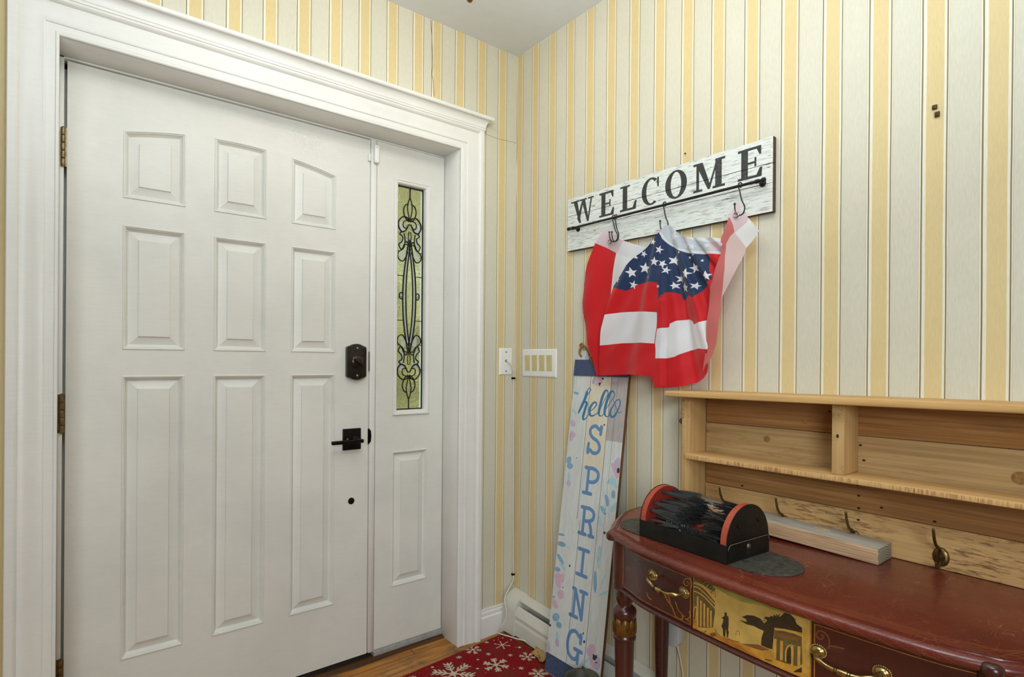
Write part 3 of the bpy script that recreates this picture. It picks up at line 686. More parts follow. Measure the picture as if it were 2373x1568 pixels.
# fuzzy fibre edge and pile
fz = MB(); rnd = random.Random(3)
for k in range(2600):
    e = rnd.random()
    if e < .35: a, b2 = rnd.random()*MW, 0.0
    elif e < .5: a, b2 = 0.0, rnd.random()*MD
    else: a, b2 = rnd.random()*.55, rnd.random()*.36
    p = m2w(a, b2); d = Vector((rnd.uniform(-1, 1), rnd.uniform(-1, 1), rnd.uniform(.6, 2))).normalized()*rnd.uniform(.004, .009)
    q0 = Vector((p.x, p.y, .0145)); n_ = d.orthogonal().normalized()*.00045
    fz.add([q0-n_, q0+n_, q0+d], [(0, 1, 2)], 0)
fz.build('coir_fibres', plain('coir_fibre', (150, 40, 38), .9, var=.4, vscale=90), mat_o)
leafm = plain('dry_leaf', (176, 140, 84), 0.75, var=0.2, vscale=60, bmp=.6, bscale=120)
LP = [(2060, 425), (2100, 440), (2150, 475), (2200, 505), (2215, 560), (2190, 640), (2150, 665), (2110, 640), (2090, 600), (2070, 570), (2045, 545), (2010, 530), (1990, 500), (2030, 465)]
Lw = [cpx(*p) for p in LP]; lc = (sum(p[0] for p in Lw)/len(Lw), sum(p[1] for p in Lw)/len(Lw))
m = MB(); 
def leafz(u, v):
    d = math.hypot(u-lc[0], v-lc[1]); return .021+.10*d+.003*math.sin(u*260)*math.cos(v*200)
m.sheet(Lw, [(q, 1) for q in stroke([Lw[0], lc, Lw[6]], .0011)+stroke([lc, Lw[3]], .0008)+stroke([lc, Lw[9]], .0008)+stroke([lc, Lw[11]], .0008)], lambda u, v: (u, v, leafz(u, v)), spacing=.008)
lo = m.build('leaf', [leafm, plain('leaf_vein', (128, 94, 48), .8)], origin='base', smooth=True, props=('dry curled tan leaf lying on the doormat against the heater', 'leaf'))
md = lo.modifiers.new('thick', 'SOLIDIFY'); md.thickness = .0006

# ================================================================== LEANING "hello SPRING" SIGN
sk = .1315; SN = math.sqrt(1+sk*sk); X0s = 1.5587-.1315*1.1149
def SPT(y, s, t=0.0):      # board coordinates: across y, along s from the floor, t off the face towards the room
    z = s/SN; X = X0s+sk*z; return Vector((X-t/SN, y, z+t*sk/SN))
def sp_px(x, y):
    d = ray(x, y); t = (X0s+sk*CAMZ)/(d.x-sk*d.z); p = d*t; return (p.y, (p.z+CAMZ)*SN)
def s3(x, y): return sp_px(1250+x/3.92, 780+y/3.92)
def s4(x, y): return sp_px(1240+x/3.842, 1160+y/3.842)
yl, yr, ym0, ym1 = 1.5800, 1.3125, 1.4862, 1.3900
S0, S1 = .0935, 1.135
def slab_letter(strokes, w, box):
    (ya, yb, sa, sb) = box; out = []
    for P in strokes: out += stroke([(ya+(yb-ya)*u, sa+(sb-sa)*v) for u, v in P], w, 5)
    return out
LT = {'S': [[(.88, .70), (.90, .95), (.80, .84), (.50, .95), (.20, .87), (.16, .70), (.35, .56), (.72, .45), (.90, .27), (.80, .10), (.50, .05), (.22, .14), (.10, .04), (.12, .34)]],
 'P': [[(.30, .95), (.30, .05)], [(.10, .95), (.30, .95)], [(.30, .95), (.62, .95), (.90, .84), (.90, .62), (.66, .48), (.30, .46)], [(.08, .05), (.58, .05)]],
 'R': [[(.28, .95), (.28, .05)], [(.10, .95), (.28, .95)], [(.28, .95), (.62, .95), (.86, .84), (.84, .64), (.62, .53), (.28, .50)], [(.62, .53), (.76, .30), (.82, .05)], [(.05, .05), (.48, .05)], [(.68, .05), (.95, .05)]],
 'I': [[(.5, .95), (.5, .05)], [(.12, .95), (.88, .95)], [(.12, .05), (.88, .05)]],
 'N': [[(.24, .95), (.24, .05)], [(.10, .95), (.26, .95)], [(.26, .93), (.76, .07)], [(.76, .95), (.76, .05)], [(.56, .95), (.96, .95)], [(.04, .05), (.50, .05)]],
 'G': [[(.88, .66), (.88, .93), (.80, .84), (.52, .96), (.22, .85), (.09, .52), (.20, .18), (.52, .06), (.74, .16), (.80, .36)], [(.56, .40), (1.0, .40)], [(.80, .38), (.80, .0)]]}
BL, DN, WH_, SEAM, CRM, PK, PU, TQ, LB, BK, GR, KN, RAW = range(13)
regs = []
for p in ([s3(330, 365), s3(445, 365), s3(372, 1150), s3(352, 1310), s3(330, 1568), s3(205, 1568)],): pass
regs.append(([(ym0, .80), (ym1-.0, .78), (ym1, S1), (ym0+.012, S1)], CRM))
regs.append(([(ym1, .9), (yr, .9), (yr, S1), (ym1, S1)], GR))
# flowers, leaves
def E3(x, y, rx, ry, rot, c): 
    a = [s3(*q) for q in ell(x, y, rx, ry, rot)]; regs.append((a, c))
def E4(x, y, rx, ry, rot, c):
    a = [s4(*q) for q in ell(x, y, rx, ry, rot)]; regs.append((a, c))
for a in ((495, 395, 12, 35, .2, TQ), (535, 400, 38, 45, .3, PK), (515, 425, 14, 18, 0, PK), (690, 385, 28, 26, .3, PU), (335, 512, 26, 12, .25, TQ), (318, 680, 34, 10, .95, LB), (305, 785, 22, 32, -.3, PU), (290, 900, 18, 50, .1, PU), (315, 890, 12, 26, 0, PK),
          (268, 1120, 22, 34, .2, TQ), (277, 1172, 28, 28, .8, TQ), (265, 1280, 12, 50, 0, LB), (265, 1330, 18, 30, -.1, PU), (705, 1170, 34, 74, .25, PU), (668, 1175, 14, 30, -.3, PK), (700, 1250, 20, 40, -.3, PK), (665, 1318, 40, 34, .2, LB), (700, 1352, 14, 24, -.5, LB), (672, 1432, 18, 40, 0, TQ), (615, 1480, 18, 52, -.35, TQ), (640, 1300, 10, 52, .75, LB), (685, 1535, 20, 28, 0, LB), (585, 1560, 14, 30, -.4, LB)): E3(*a)
for a in ((645, 10, 16, 42, 0, TQ), (605, 85, 16, 46, -.5, TQ), (700, 60, 20, 50, .45, LB), (640, 110, 42, 4, .5, LB), (660, 70, 4, 90, .05, LB), (575, 180, 18, 46, -.25, LB), (570, 500, 20, 105, .05, LB), (535, 720, 16, 100, 0, TQ), (610, 825, 46, 14, -.45, LB), (600, 720, 6, 80, .35, LB),
          (235, 300, 30, 12, .2, TQ), (235, 385, 40, 22, .35, TQ), (290, 415, 22, 6, .6, LB), (225, 520, 56, 16, 1.1, TQ), (245, 580, 48, 12, 1.0, LB), (200, 610, 26, 20, .5, TQ), (205, 680, 28, 46, -.1, PK), (205, 730, 22, 52, -.3, PK), (240, 690, 20, 42, .1, PK), (230, 835, 30, 40, 0, PK), (215, 815, 14, 24, .3, PU), (175, 915, 22, 50, -.4, PK), (165, 855, 12, 10, 0, TQ),
          (185, 1035, 32, 38, 0, TQ), (212, 1105, 24, 32, -.5, TQ), (195, 1215, 13, 58, 0, LB), (196, 1265, 18, 38, -.15, PU), (120, 1300, 12, 50, 0, PU), (500, 1330, 40, 58, .25, PK), (478, 1330, 14, 24, -.2, PU), (520, 1430, 32, 75, -.3, PK), (560, 1450, 22, 60, .1, PU), (415, 1450, 12, 42, .5, LB), (460, 1420, 8, 60, .7, LB)): E4(*a)
for a in ((548, 425, 10, 10, 0), (575, 380, 11, 9, 0), (545, 440, 6, 6, 0), (716, 1215, 13, 26, .1), (590, 800, 7, 9, 0), (340, 1100, 4, 5, 0)): E3(*a, BK)
for a in ((530, 1395, 18, 24, .2), (518, 1372, 6, 10, 0), (545, 1440, 8, 8, 0), (549, 1385, 5, 14, 0), (618, 285, 10, 13, 0), (308, 578, 7, 12, 0), (134, 1107, 8, 12, 0), (437, 1254, 9, 13, 0), (247, 770, 5, 5, 0), (430, 1180, 6, 10, 0)): E4(*a, BK)
# letters
def box(a, b): return (a[0], b[0], b[1], a[1])
HW = .0135
for ch_, (ya, yb, sa, sb) in {'S': (1.4865, 1.4020, .8350, .9575), 'P': (1.4880, 1.3965, .6890, .8030), 'R': (1.4880, 1.3950, .5430, .6600), 'I': (1.4820, 1.4050, .4000, .5120), 'N': (1.4910, 1.3985, .2510, .3690), 'G': (1.4925, 1.4005, .1080, .2270)}.items():
    i = HW*.5; L_ = slab_letter(LT[ch_], HW, (ya-i, yb+i, sa+i, sb-i)); regs += [(q, BL) for q in L_]
HS = [([(432, 500), (415, 560), (385, 630), (356, 690)], [20, 24, 20, 14]), ([(356, 680), (380, 620), (410, 560), (445, 515), (466, 480), (450, 466), (430, 500)], 8),
      ([(360, 680), (385, 625), (415, 592), (430, 605), (415, 660), (398, 720), (400, 752), (425, 738), (455, 690), (462, 672)], [6, 8, 16, 22, 22, 22, 16, 9, 7, 6]),
      ([(455, 680), (490, 655), (518, 618), (510, 594), (485, 606), (460, 645), (455, 690), (470, 718), (505, 708), (545, 672), (560, 640)], [6, 8, 12, 14, 18, 22, 22, 18, 10, 7, 6]),
      ([(555, 650), (590, 575), (622, 520), (618, 490), (598, 492), (575, 540), (555, 610), (540, 680), (545, 716), (570, 715), (595, 680)], [6, 7, 8, 12, 20, 24, 24, 22, 14, 8, 6]),
      ([(592, 680), (640, 600), (678, 545), (678, 505), (655, 495), (630, 540), (605, 610), (592, 680), (600, 718), (625, 722), (650, 690)], [6, 7, 8, 12, 20, 24, 24, 22, 14, 8, 6]),
      ([(640, 690), (665, 630), (700, 580), (728, 572), (732, 610), (710, 670), (685, 715), (660, 728), (643, 705), (650, 660), (675, 625)], [8, 10, 10, 12, 12, 14, 18, 22, 20, 16, 8]),
      ([(665, 560), (690, 620), (720, 690), (750, 678)], 6)]
for P, w in HS:
    ps = stroke(P, w, 4); regs += [([s3(*q) for q in pp], DN) for pp in ps]
# plank seams
def sw_(y, w, a=S0, b=S1): regs.append(([(y-w, a), (y+w, a), (y+w, b), (y-w, b)], SEAM))
sw_(ym0+.006, .0009, .60, S1); sw_(ym0-.010, .0009, S0, .60); sw_(ym1, .0009); sw_(ym1-.030, .0005, .5, S1)
m = MB()
m.sheet([(yl, S0), (yr, S0), (yr, S1), (yl, S1)], regs, lambda u, v: SPT(u, v, .0))
T_ = .0125
def frontbox(m, ya, yb, sa, sb, t0, t1, mi):
    P = [(ya, sa), (yb, sa), (yb, sb), (ya, sb)]
    m.rings([[SPT(a, b, t0) for a, b in P], [SPT(a, b, t1) for a, b in P]], True, (True, False), mi)
frontbox(m, yl, yr, S0, S1, -T_, 0, RAW)
sp_m = [wood('painted_board', (216, 220, 216), (196, 200, 196), 'Z', 1.6, 0.6, fine=.10, bm=.4), plain('hello_blue', (58, 118, 158), .6), plain('w', (215, 216, 212), .6), plain('seam_dark', (70, 66, 78), .8),
        wood('cream_board', (224, 214, 192), (212, 202, 180), 'Z', 1.6, 0.6, fine=.10), plain('petal_pink', (206, 170, 186), .6, var=.08, vscale=60), plain('petal_lilac', (186, 172, 194), .6, var=.08, vscale=60), plain('leaf_blue', (126, 166, 190), .6, var=.12, vscale=50), plain('leaf_pale', (164, 198, 208), .6, var=.08, vscale=50), plain('paint_black', (48, 50, 62), .7),
        wood('grey_board', (190, 182, 178), (166, 158, 156), 'Z', 1.6, 0.6, fine=.2), plain('knot', (60, 50, 40), .8), wood('raw_board_edge', (122, 84, 46), (96, 62, 34), 'Z', 1, .7)]
sp_m = [sp_m[0], sp_m[1], sp_m[2], sp_m[3], sp_m[4], sp_m[5], sp_m[6], sp_m[7], sp_m[8], sp_m[9], sp_m[10], sp_m[11], sp_m[12]]
# material order: index 0 base, so remap
REM = {BL: 13, DN: 1, WH_: 2, SEAM: 3, CRM: 4, PK: 5, PU: 6, TQ: 7, LB: 8, BK: 9, GR: 10, KN: 11, RAW: 12}
m = MB(); regs2 = [(p, REM[k]) for p, k in regs]
m.sheet([(yl, S0), (yr, S0), (yr, S1), (yl, S1)], regs2, lambda u, v: SPT(u, v, .0)); frontbox(m, yl, yr, S0, S1, -T_, 0, 12)
sp_m.append(plain('spring_blue', (98, 136, 178), .6))
sg_ = thing('leaning_sign', tuple(SPT((yl+yr)/2, .02, 0)), 'tall white board sign reading hello SPRING leaning in the corner behind the table', 'sign')
m.build('painted_board', sp_m, sg_)
# tongue above, foot below, denim bands, rope
def denim():
    m, nt, b = newmat('denim_paper'); n = noise(nt, 320, detail=4, rough=.8); r = ramp(nt, n.outputs[0], [(0.35, lin((40, 50, 78))), (0.6, lin((78, 92, 122))), (.78, lin((130, 140, 160)))])
    nt.links.new(r.outputs[0], b.inputs['Base Color']); setin(b, 'Roughness', .85); return m
dn = denim()
m = MB(); regs = [([sp_px(1300+x/13.07, 780+y/13.07) for x, y in ell(800, 640, 70, 130)], 1), ([sp_px(1300+x/13.07, 780+y/13.07) for x, y in ell(860, 670, 18, 20)], 2)]
m.sheet([(1.5735, 1.13), (1.319, 1.13), (1.319, 1.2265), (1.5735, 1.2265)], regs, lambda u, v: SPT(u, v, -.001)); frontbox(m, 1.5735, 1.319, 1.13, 1.2265, -T_, -.001, 3)
m.build('top_board', [sp_m[0], sp_m[6], sp_m[9], sp_m[12]], sg_)
m = MB(); frontbox(m, yl, yr, .0195, S0-.001, -T_, -.0065, 0); m.sheet([(yl, .0195), (yr, .0195), (yr, S0-.001), (yl, S0-.001)], [], lambda u, v: SPT(u, v, -.0065)); m.build('bottom_board', sp_m[0], sg_)
def band(name, y0, y1, s0, s1, t0, t1):
    m = MB(); P = [(y0, s0), (y1, s0), (y1, s1), (y0, s1)]; m.rings([[SPT(a, b, t0) for a, b in P], [SPT(a, b, t1) for a, b in P]], True, (True, True)); return m.build(name, dn, sg_)
band('denim_band', 1.5835, 1.3150, 1.128, 1.190, 0.0003, .003); band('denim_band', 1.5835, 1.309, .0235, S0-.0015, -.0063, -.003)
ropem = plain('jute_rope', (150, 108, 58), .85, var=.35, vscale=150, bmp=.8, bscale=200, bdist=.002)
RPX = [(625, 590), (600, 520), (615, 430), (650, 350), (690, 275), (730, 290), (770, 300), (820, 370), (860, 460), (900, 560), (950, 680), (1000, 790), (1040, 900)]
base = [sp_px(1300+x/13.07, 780+y/13.07) for x, y in RPX]
cl = spline([SPT(a, b, t) for (a, b), t in zip(base, (.002, .006, .008, .008, .009, .010, .010, .008, .007, .007, .007, .007, .004))], 8)
m = MB()
for ph in (0, 2*PI/3, 4*PI/3):
    P = []
    for i, c in enumerate(cl):
        a = ph+i*.55; P.append(c+Vector((-.0022*math.cos(a), .0022*math.sin(a), .0012*math.sin(a))))
    m.tube(P, .0024, 6)
kn = SPT(*base[4], .011)
m.tube([kn+Vector((.0, .009*math.cos(a)*1.0, .007*math.sin(a))) for a in [2*PI*k/12 for k in range(13)]], .0036, 6)
m.build('rope_hanger', ropem, sg_, smooth=True)

# ================================================================== DARK RUBBER BOOT (only its collar is in view)
rub = plain('dark_rubber', (74, 70, 58), 0.6, var=.45, vscale=22, bmp=.8, bscale=38, bdist=.004)
bc = Vector((1.352, 1.322, 0)); bt = thing('ankle_boot', (bc.x, bc.y, 0), 'dark rubber ankle boot on the floor in front of the hello SPRING sign', 'boot')
bd = Vector((-.55, -.83, 0)).normalized(); bs = Vector((-bd.y, bd.x, 0))
def bring(z, f0, f1, w, n=22, sag=0.0):
    R_ = []
    for k in range(n):
        a = 2*PI*k/n; u = (f0+f1)/2+(f1-f0)/2*math.cos(a); v = w*math.sin(a)*(1-.15*math.cos(a))
        R_.append(bc+bd*u+bs*v+Vector((0, 0, z+sag*math.cos(a))))
    return R_
m = MB()
m.rings([bring(.0165, -.065, .20, .046), bring(.030, -.067, .205, .050), bring(.045, -.066, .20, .050), bring(.070, -.064, .165, .048, sag=-.01), bring(.090, -.064, .105, .048, sag=-.012), bring(.108, -.066, .086, .052, sag=-.006), bring(.126, -.070, .084, .058, sag=.004), bring(.133, -.069, .082, .057, sag=.004), bring(.127, -.064, .077, .052, sag=.004), bring(.06, -.055, .07, .040)], True, (True, False))
m.build('upper', rub, bt, smooth=True)
m = MB(); m.rings([bring(.001, -.058, .207, .044), bring(.004, -.061, .212, .047), bring(.018, -.061, .212, .047), bring(.020, -.057, .206, .044)], True, (True, False)); m.build('sole', plain('boot_sole', (34, 32, 28), .7), bt, smooth=True, auto=40)
m = MB(); c0 = bc-bd*.066+bs*.006; m.tube(spline([c0+Vector((0, 0, .100)), c0-bd*.004+bs*.006+Vector((0, 0, .124)), c0-bd*.001+bs*.010+Vector((0, 0, .133)), c0+bd*.004+bs*.014+Vector((0, 0, .124)), c0+bd*.001+bs*.012+Vector((0, 0, .10))], 5), .003, 8); m.build('pull_loop', rub, bt, smooth=True)

# ================================================================== WELCOME SIGN WITH ROD AND HOOKS
XFW = 1.557
WSg = thing('welcome_sign', (XFW, 1.215, 1.60), 'distressed white plank sign reading WELCOME with an iron rod on the striped wall', 'sign')
def wpaint():
    m, nt, b = newmat('chipped_white_paint')
    n = noise(nt, 1.0, sc3=(30, 16, 120), detail=6, rough=.7); r = ramp(nt, n.outputs[0], [(0.40, (1, 1, 1)), (0.42, (0, 0, 0))]) if False else ramp(nt, n.outputs[0], [(0.365, (1, 1, 1)), (0.38, (0, 0, 0))])
    n2 = noise(nt, 1.0, sc3=(30, 22, 240), detail=4, rough=.6); r2 = ramp(nt, n2.outputs[0], [(0.35, lin((176, 180, 172))), (.5, lin((222, 226, 220)))])
    nt.links.new(mix(nt, r2.outputs[0], lin((124, 98, 70)), math_(nt, 'MULTIPLY', r.outputs[0], 0.9)), b.inputs['Base Color'])
    setin(b, 'Roughness', .65); bump(nt, b, math_(nt, 'ADD', n2.outputs[0], math_(nt, 'MULTIPLY', r.outputs[0], -.6)), .7, .0012); return m
def bpaint():
    m, nt, b = newmat('flecked_black_lettering')
    n = noise(nt, 1.0, sc3=(300, 260, 420), detail=3, rough=.7); nb = noise(nt, 14, detail=2)
    f = math_(nt, 'MULTIPLY', ramp(nt, n.outputs[0], [(0.63, (0, 0, 0)), (.66, (1, 1, 1))]).outputs[0], ramp(nt, nb.outputs[0], [(0.45, (0, 0, 0)), (.6, (1, 1, 1))]).outputs[0])
    nt.links.new(mix(nt, lin((52, 52, 50)), lin((206, 208, 200)), f), b.inputs['Base Color']); setin(b, 'Roughness', .7); return m
LW = []
def bar(P, L): LW.append(P)
def letter(ya, yb, polys):
    za, zb = 1.7035, 1.7925
    for P in polys: LW.append([(ya+(yb-ya)*u, za+(zb-za)*v) for u, v in P])
def R_(a, b, c, d): return [(a, b), (c, b), (c, d), (a, d)]
def ringp(cx, cy, rx, ry, ix, iy, a0=0, a1=360, n=28):
    o = [(cx+rx*math.cos(math.radians(a0+(a1-a0)*k/n)), cy+ry*math.sin(math.radians(a0+(a1-a0)*k/n))) for k in range(n+1)]
    i = [(cx+ix*math.cos(math.radians(a0+(a1-a0)*k/n)), cy+iy*math.sin(math.radians(a0+(a1-a0)*k/n))) for k in range(n+1)]
    return [[o[k], o[k+1], i[k+1], i[k]] for k in range(n)]
Wp = [[(.10, 1), (.28, 1), (.46, .0), (.38, 0)], [(.28, .22), (.38, .0), (.56, .95), (.50, .95)], [(.46, 1), (.62, 1), (.80, .0), (.72, 0)], [(.72, 0), (.79, 0), (.94, 1), (.88, 1)], R_(.0, .93, .36, 1), R_(.38, .93, .70, 1), R_(.76, .93, 1.0, 1)]
Ep = [R_(.14, 0, .42, 1), R_(0, 0, .95, .085), R_(0, .915, .95, 1), R_(.42, .47, .72, .54), [(.95, 1), (.95, .72), (.88, .72), (.76, .93)], [(.97, 0), (1.0, .30), (.90, .30), (.76, .08)], R_(.68, .36, .76, .66)]
Lp = [R_(.16, 0, .44, 1), R_(0, 0, .95, .085), R_(0, .93, .60, 1), [(.95, 0), (1.0, .34), (.90, .34), (.76, .08)]]
Mp = [R_(.10, .0, .19, 1), R_(0, 0, .30, .08), R_(0, .92, .22, 1), [(.08, 1), (.30, 1), (.54, .18), (.47, .02)], [(.47, .02), (.54, .02), (.80, 1), (.74, 1)], R_(.70, 0, .90, 1), R_(.62, 0, 1.0, .08), R_(.78, .92, 1.0, 1)]
Op = ringp(.5, .5, .5, .52, .24, .45)
Cp = ringp(.52, .5, .52, .52, .26, .45, 50, 305) + [R_(.84, .62, .93, .98), [(.80, .80), (.93, .62), (.93, .98), (.86, .90)]]
letter(1.6045, 1.4845, Wp); letter(1.4560, 1.3835, Ep); letter(1.3560, 1.2815, Lp); letter(1.2600, 1.1830, Cp); letter(1.1630, 1.0795, Op); letter(1.0565, .9470, Mp); letter(.9060, .8310, Ep)
yA, yB = 1.6235, .8005
g1 = .0008
brk = [(1.7395, 1.7335), (1.6845, 1.6775)]      # (z at the left, z at the right) of the gaps between the boards
zt0, zt1, zb0, zb1 = 1.8070, 1.8070, 1.6050, 1.5965
Z = lambda a, b, y: a+(b-a)*(yA-y)/(yA-yB)
m = MB()
planks = [((zt0, zt1), (brk[0][0]+g1, brk[0][1]+g1)), ((brk[0][0]-g1, brk[0][1]-g1), (brk[1][0]+g1, brk[1][1]+g1)), ((brk[1][0]-g1, brk[1][1]-g1), (zb0, zb1))]
wpm = [wpaint(), bpaint(), wood('plank_edge', (112, 84, 56), (80, 58, 38), 'Y', 1, .8)]
for (ta, tb), (ba, bb) in planks:
    m = MB(); rg = random.Random(int(ta*1000))
    top = [(yA+(yB-yA)*k/24, Z(ta, tb, yA+(yB-yA)*k/24)+rg.uniform(-.0006, .0006)) for k in range(25)]
    bot = [(yA+(yB-yA)*k/24, Z(ba, bb, yA+(yB-yA)*k/24)+rg.uniform(-.0006, .0006)) for k in range(24, -1, -1)]
    OL = top+bot
    m.sheet(OL, [(p, 1) for p in LW], lambda u, v: (XFW, u, v))
    m.rings([[(XFW, u, v) for u, v in OL], [(XFW+.017, u, v) for u, v in OL]], True, (False, True), 2)
    m.build('plank', wpm, WSg)
ppc = plain('shadow_gap', (60, 50, 40), .9)
m = MB(); m.box((XFW+.017, yB+.03, 1.605), (XFW+.0198, yB+.07, 1.80)); m.build('batten', wpm[2], WSg)
m = MB(); m.box((XFW+.017, yA-.07, 1.612), (XFW+.0198, yA-.03, 1.80)); m.build('batten', wpm[2], WSg)
iron = plain('wrought_iron', (46, 44, 42), 0.45, 0.6, var=.25, vscale=50)
XR_ = 1.527
rodp = [onX(1290+x/4.3556, 300+y/4.3556, XR_) for x, y in ((122, 1000), (590, 886), (1085, 763), (1850, 571), (2088, 524))]
ZR = 1.681
m = MB(); ya_, yb_ = rodp[0].y, rodp[-1].y
m.tube([(XR_, ya_, ZR), (XR_, yb_, ZR)], .0042, 12)
for y in (ya_-.0, yb_+.0):
    m.lathe((XR_, y-.007, ZR), [(.0001, 0), (.0058, .002), (.0072, .007), (.0058, .012), (.0001, .014)], 'Y', 14)
rod = m.build('rod', iron, WSg, smooth=True, auto=50)
for y in (ya_-.022, yb_+.018):
    m = MB(); m.tube([(XR_, y, ZR), (XFW-.003, y, ZR)], .0038, 10); m.lathe((XFW-.0035, y, ZR), [(.0001, -.001), (.009, 0), (.010, .0035)], 'X', 16)
    m.lathe((XR_, y-.005, ZR), [(.0062, 0), (.0062, .010)], 'Y', 12); m.build('rod_bracket', iron, WSg, smooth=True, auto=50)
# S hooks: local frame = (y across, z up) at the rod
def s_hook(name):
    P = [(0, -.0065), (-.0045, .001), (-.002, .0078), (.0045, .0078), (.0068, .001), (.003, -.012), (-.001, -.028), (-.006, -.045), (-.013, -.060), (-.016, -.072), (-.011, -.083), (.0, -.086), (.010, -.078), (.014, -.062), (.0145, -.050)]
    m = MB(); m.tube(spline([(XR_-.001*(i > 5)-.004*(i > 8), a, ZR+b) for i, (a, b) in enumerate(P)], 5), .0019, 8)
    m.lathe((XR_-.005, .0145, ZR-.0505), [(.0001, -.0036), (.003, -.002), (.0036, 0), (.003, .002), (.0001, .0036)], n=12)
    return m.build(name, iron, origin=(XR_, 0, ZR-.086), smooth=True)
hk = s_hook('s_hook'); GH = 'black S hooks on the rod of the WELCOME sign'
hy = {k: onX(1290+x/4.3556, 300+y/4.3556, XR_).y for k, (x, y) in {'a': (600, 880), 'b': (1092, 765), 'c': (1855, 575), 'a2': (578, 885)}.items()}
def place(o, y, rz, lab): o.location = (XR_, y, ZR-.086); o.rotation_euler = (0, 0, rz); tag(o, lab, 'hook', GH); return o
place(hk, hy['a'], 0, 'front one of the two black S hooks crowded at the left of the rod')
h2 = place(copy_tree(hk), hy['a2'], .35, 'second black S hook at the left of the rod, passing through the silver grommet')
h3 = place(copy_tree(hk), hy['b'], 0, 'middle black S hook, holding the starry part of the flag')
h4 = place(copy_tree(hk), hy['c'], 0, 'rightmost black S hook on the rod, through a flag grommet')

# ================================================================== FLAG BUNTING
XF = 1.512
def f2(x, y, X=XF): p = onX(1320+x/3.563, 480+y/3.563, X); return (p.y, p.z)
def cloth(name, c, tr=.18):
    m, nt, b = newmat(name); col = lin(c)
    setin(b, 'Base Color', col); setin(b, 'Roughness', .62); setin(b, 'Specular IOR Level', .3); setin(b, 'Sheen Weight', .2)
    t = nt.nodes.new('ShaderNodeBsdfTranslucent'); t.inputs[0].default_value = col; mx = nt.nodes.new('ShaderNodeMixShader'); mx.inputs[0].default_value = tr
    nt.links.new(b.outputs[0], mx.inputs[1]); nt.links.new(t.outputs[0], mx.inputs[2]); nt.links.new(mx.outputs[0], nt.nodes['Material Output'].inputs[0])
    n = noise(nt, 900, detail=1); bump(nt, b, n.outputs[0], .12, .0004); return m
FM = [cloth('flag_red', (206, 22, 30)), cloth('flag_white', (236, 236, 240), .25), cloth('flag_navy', (30, 50, 86), .1), cloth('flag_header', (228, 228, 232), .3), cloth('flag_header_pink', (222, 200, 208), .3), cloth('flag_back_red', (214, 120, 116), .4), cloth('flag_back_pink', (232, 208, 206), .4), cloth('flag_header_grey', (196, 204, 214), .3), cloth('flag_header_star', (222, 228, 236), .3)]
fl = thing('flag_bunting', (XF, 1.15, 1.15), 'pleated stars and stripes flag bunting hanging from the WELCOME sign hooks', 'flag')
# back left panel
OA = [(275,187),(300,198),(330,212),(370,238),(430,268),(520,300),(625,330),(640,420),(600,520),(520,640),(450,760),(400,860),(350,1000),(300,1200),(262,1330),(236,1392),(225,1392),(215,1350),(195,1230),(165,1100),(140,980),(120,880),(112,790),(120,700),(127,620),(132,540),(150,470),(185,380),(215,298)]
RA = [([(215,298),(300,335),(385,378),(365,450),(345,540),(330,650),(322,730),(327,812),(360,820),(340,1000),(300,1200),(262,1400),(215,1420),(150,1200),(90,800),(100,600),(140,450)], 0),
      ([(180,290),(275,150),(460,262),(405,362),(385,378),(300,335),(215,298)], 4), ([(460,262),(700,340),(560,440),(385,378),(405,362)], 3)]
def fxA(u, v):
    return .012*math.sin((u-1.60)*38)+.004*math.sin(v*30+u*40)
m = MB(); XA = XF+.024
m.sheet([f2(*p, XA) for p in OA], [([f2(*q, XA) for q in P], k) for P, k in RA], lambda u, v: (XA-fxA(u, v)*(.4+.6*min(1, max(0, (1.60-v)*3))), u, v), spacing=.008, base=1)
pa = m.build('rear_panel', FM, fl, smooth=True)
# front pleated panel
OB = [(755,190),(778,168),(800,148),(830,150),(860,180),(900,220),(950,245),(1050,250),(1150,251),(1262,252),(1262,380),(1245,440),(1222,520),(1200,620),(1190,700),(1175,780),(1170,900),(1158,1000),(1150,1080),(1140,1200),(1132,1310),(1120,1360),(1080,1410),(1000,1450),(940,1470),(885,1483),(800,1488),(720,1490),(712,1460),(700,1425),(680,1393),(600,1386),(480,1380),(360,1385),(235,1390),(240,1340),(248,1250),(262,1140),(285,1000),(312,885),(345,760),(370,655),(430,560),(480,480),(560,400),(640,330),(700,250),(735,215)]
navy = [(745,215),(780,270),(830,320),(900,355),(960,375),(1030,383),(1145,384),(1130,440),(1135,520),(1160,590),(1100,640),(1060,680),(1010,745),(965,722),(895,765),(880,710),(840,700),(790,702),(752,765),(746,625),(690,616),(600,622),(530,652),(465,690),(365,658),(380,600),(440,520),(540,390),(640,300),(700,220)]
RB = [(navy, 2)]
RB.append(([(300,890),(420,868),(560,860),(650,863),(737,868),(730,1000),(712,1125),(600,1118),(440,1122),(250,1142)], 1))
RB.append(([(737,1003),(815,990),(820,960),(870,935),(940,922),(985,935),(1005,965),(1080,945),(1180,905),(1165,1080),(1150,1173),(1138,1172),(1040,1165),(960,1180),(860,1235),(800,1247),(728,1247),(718,1125)], 1))
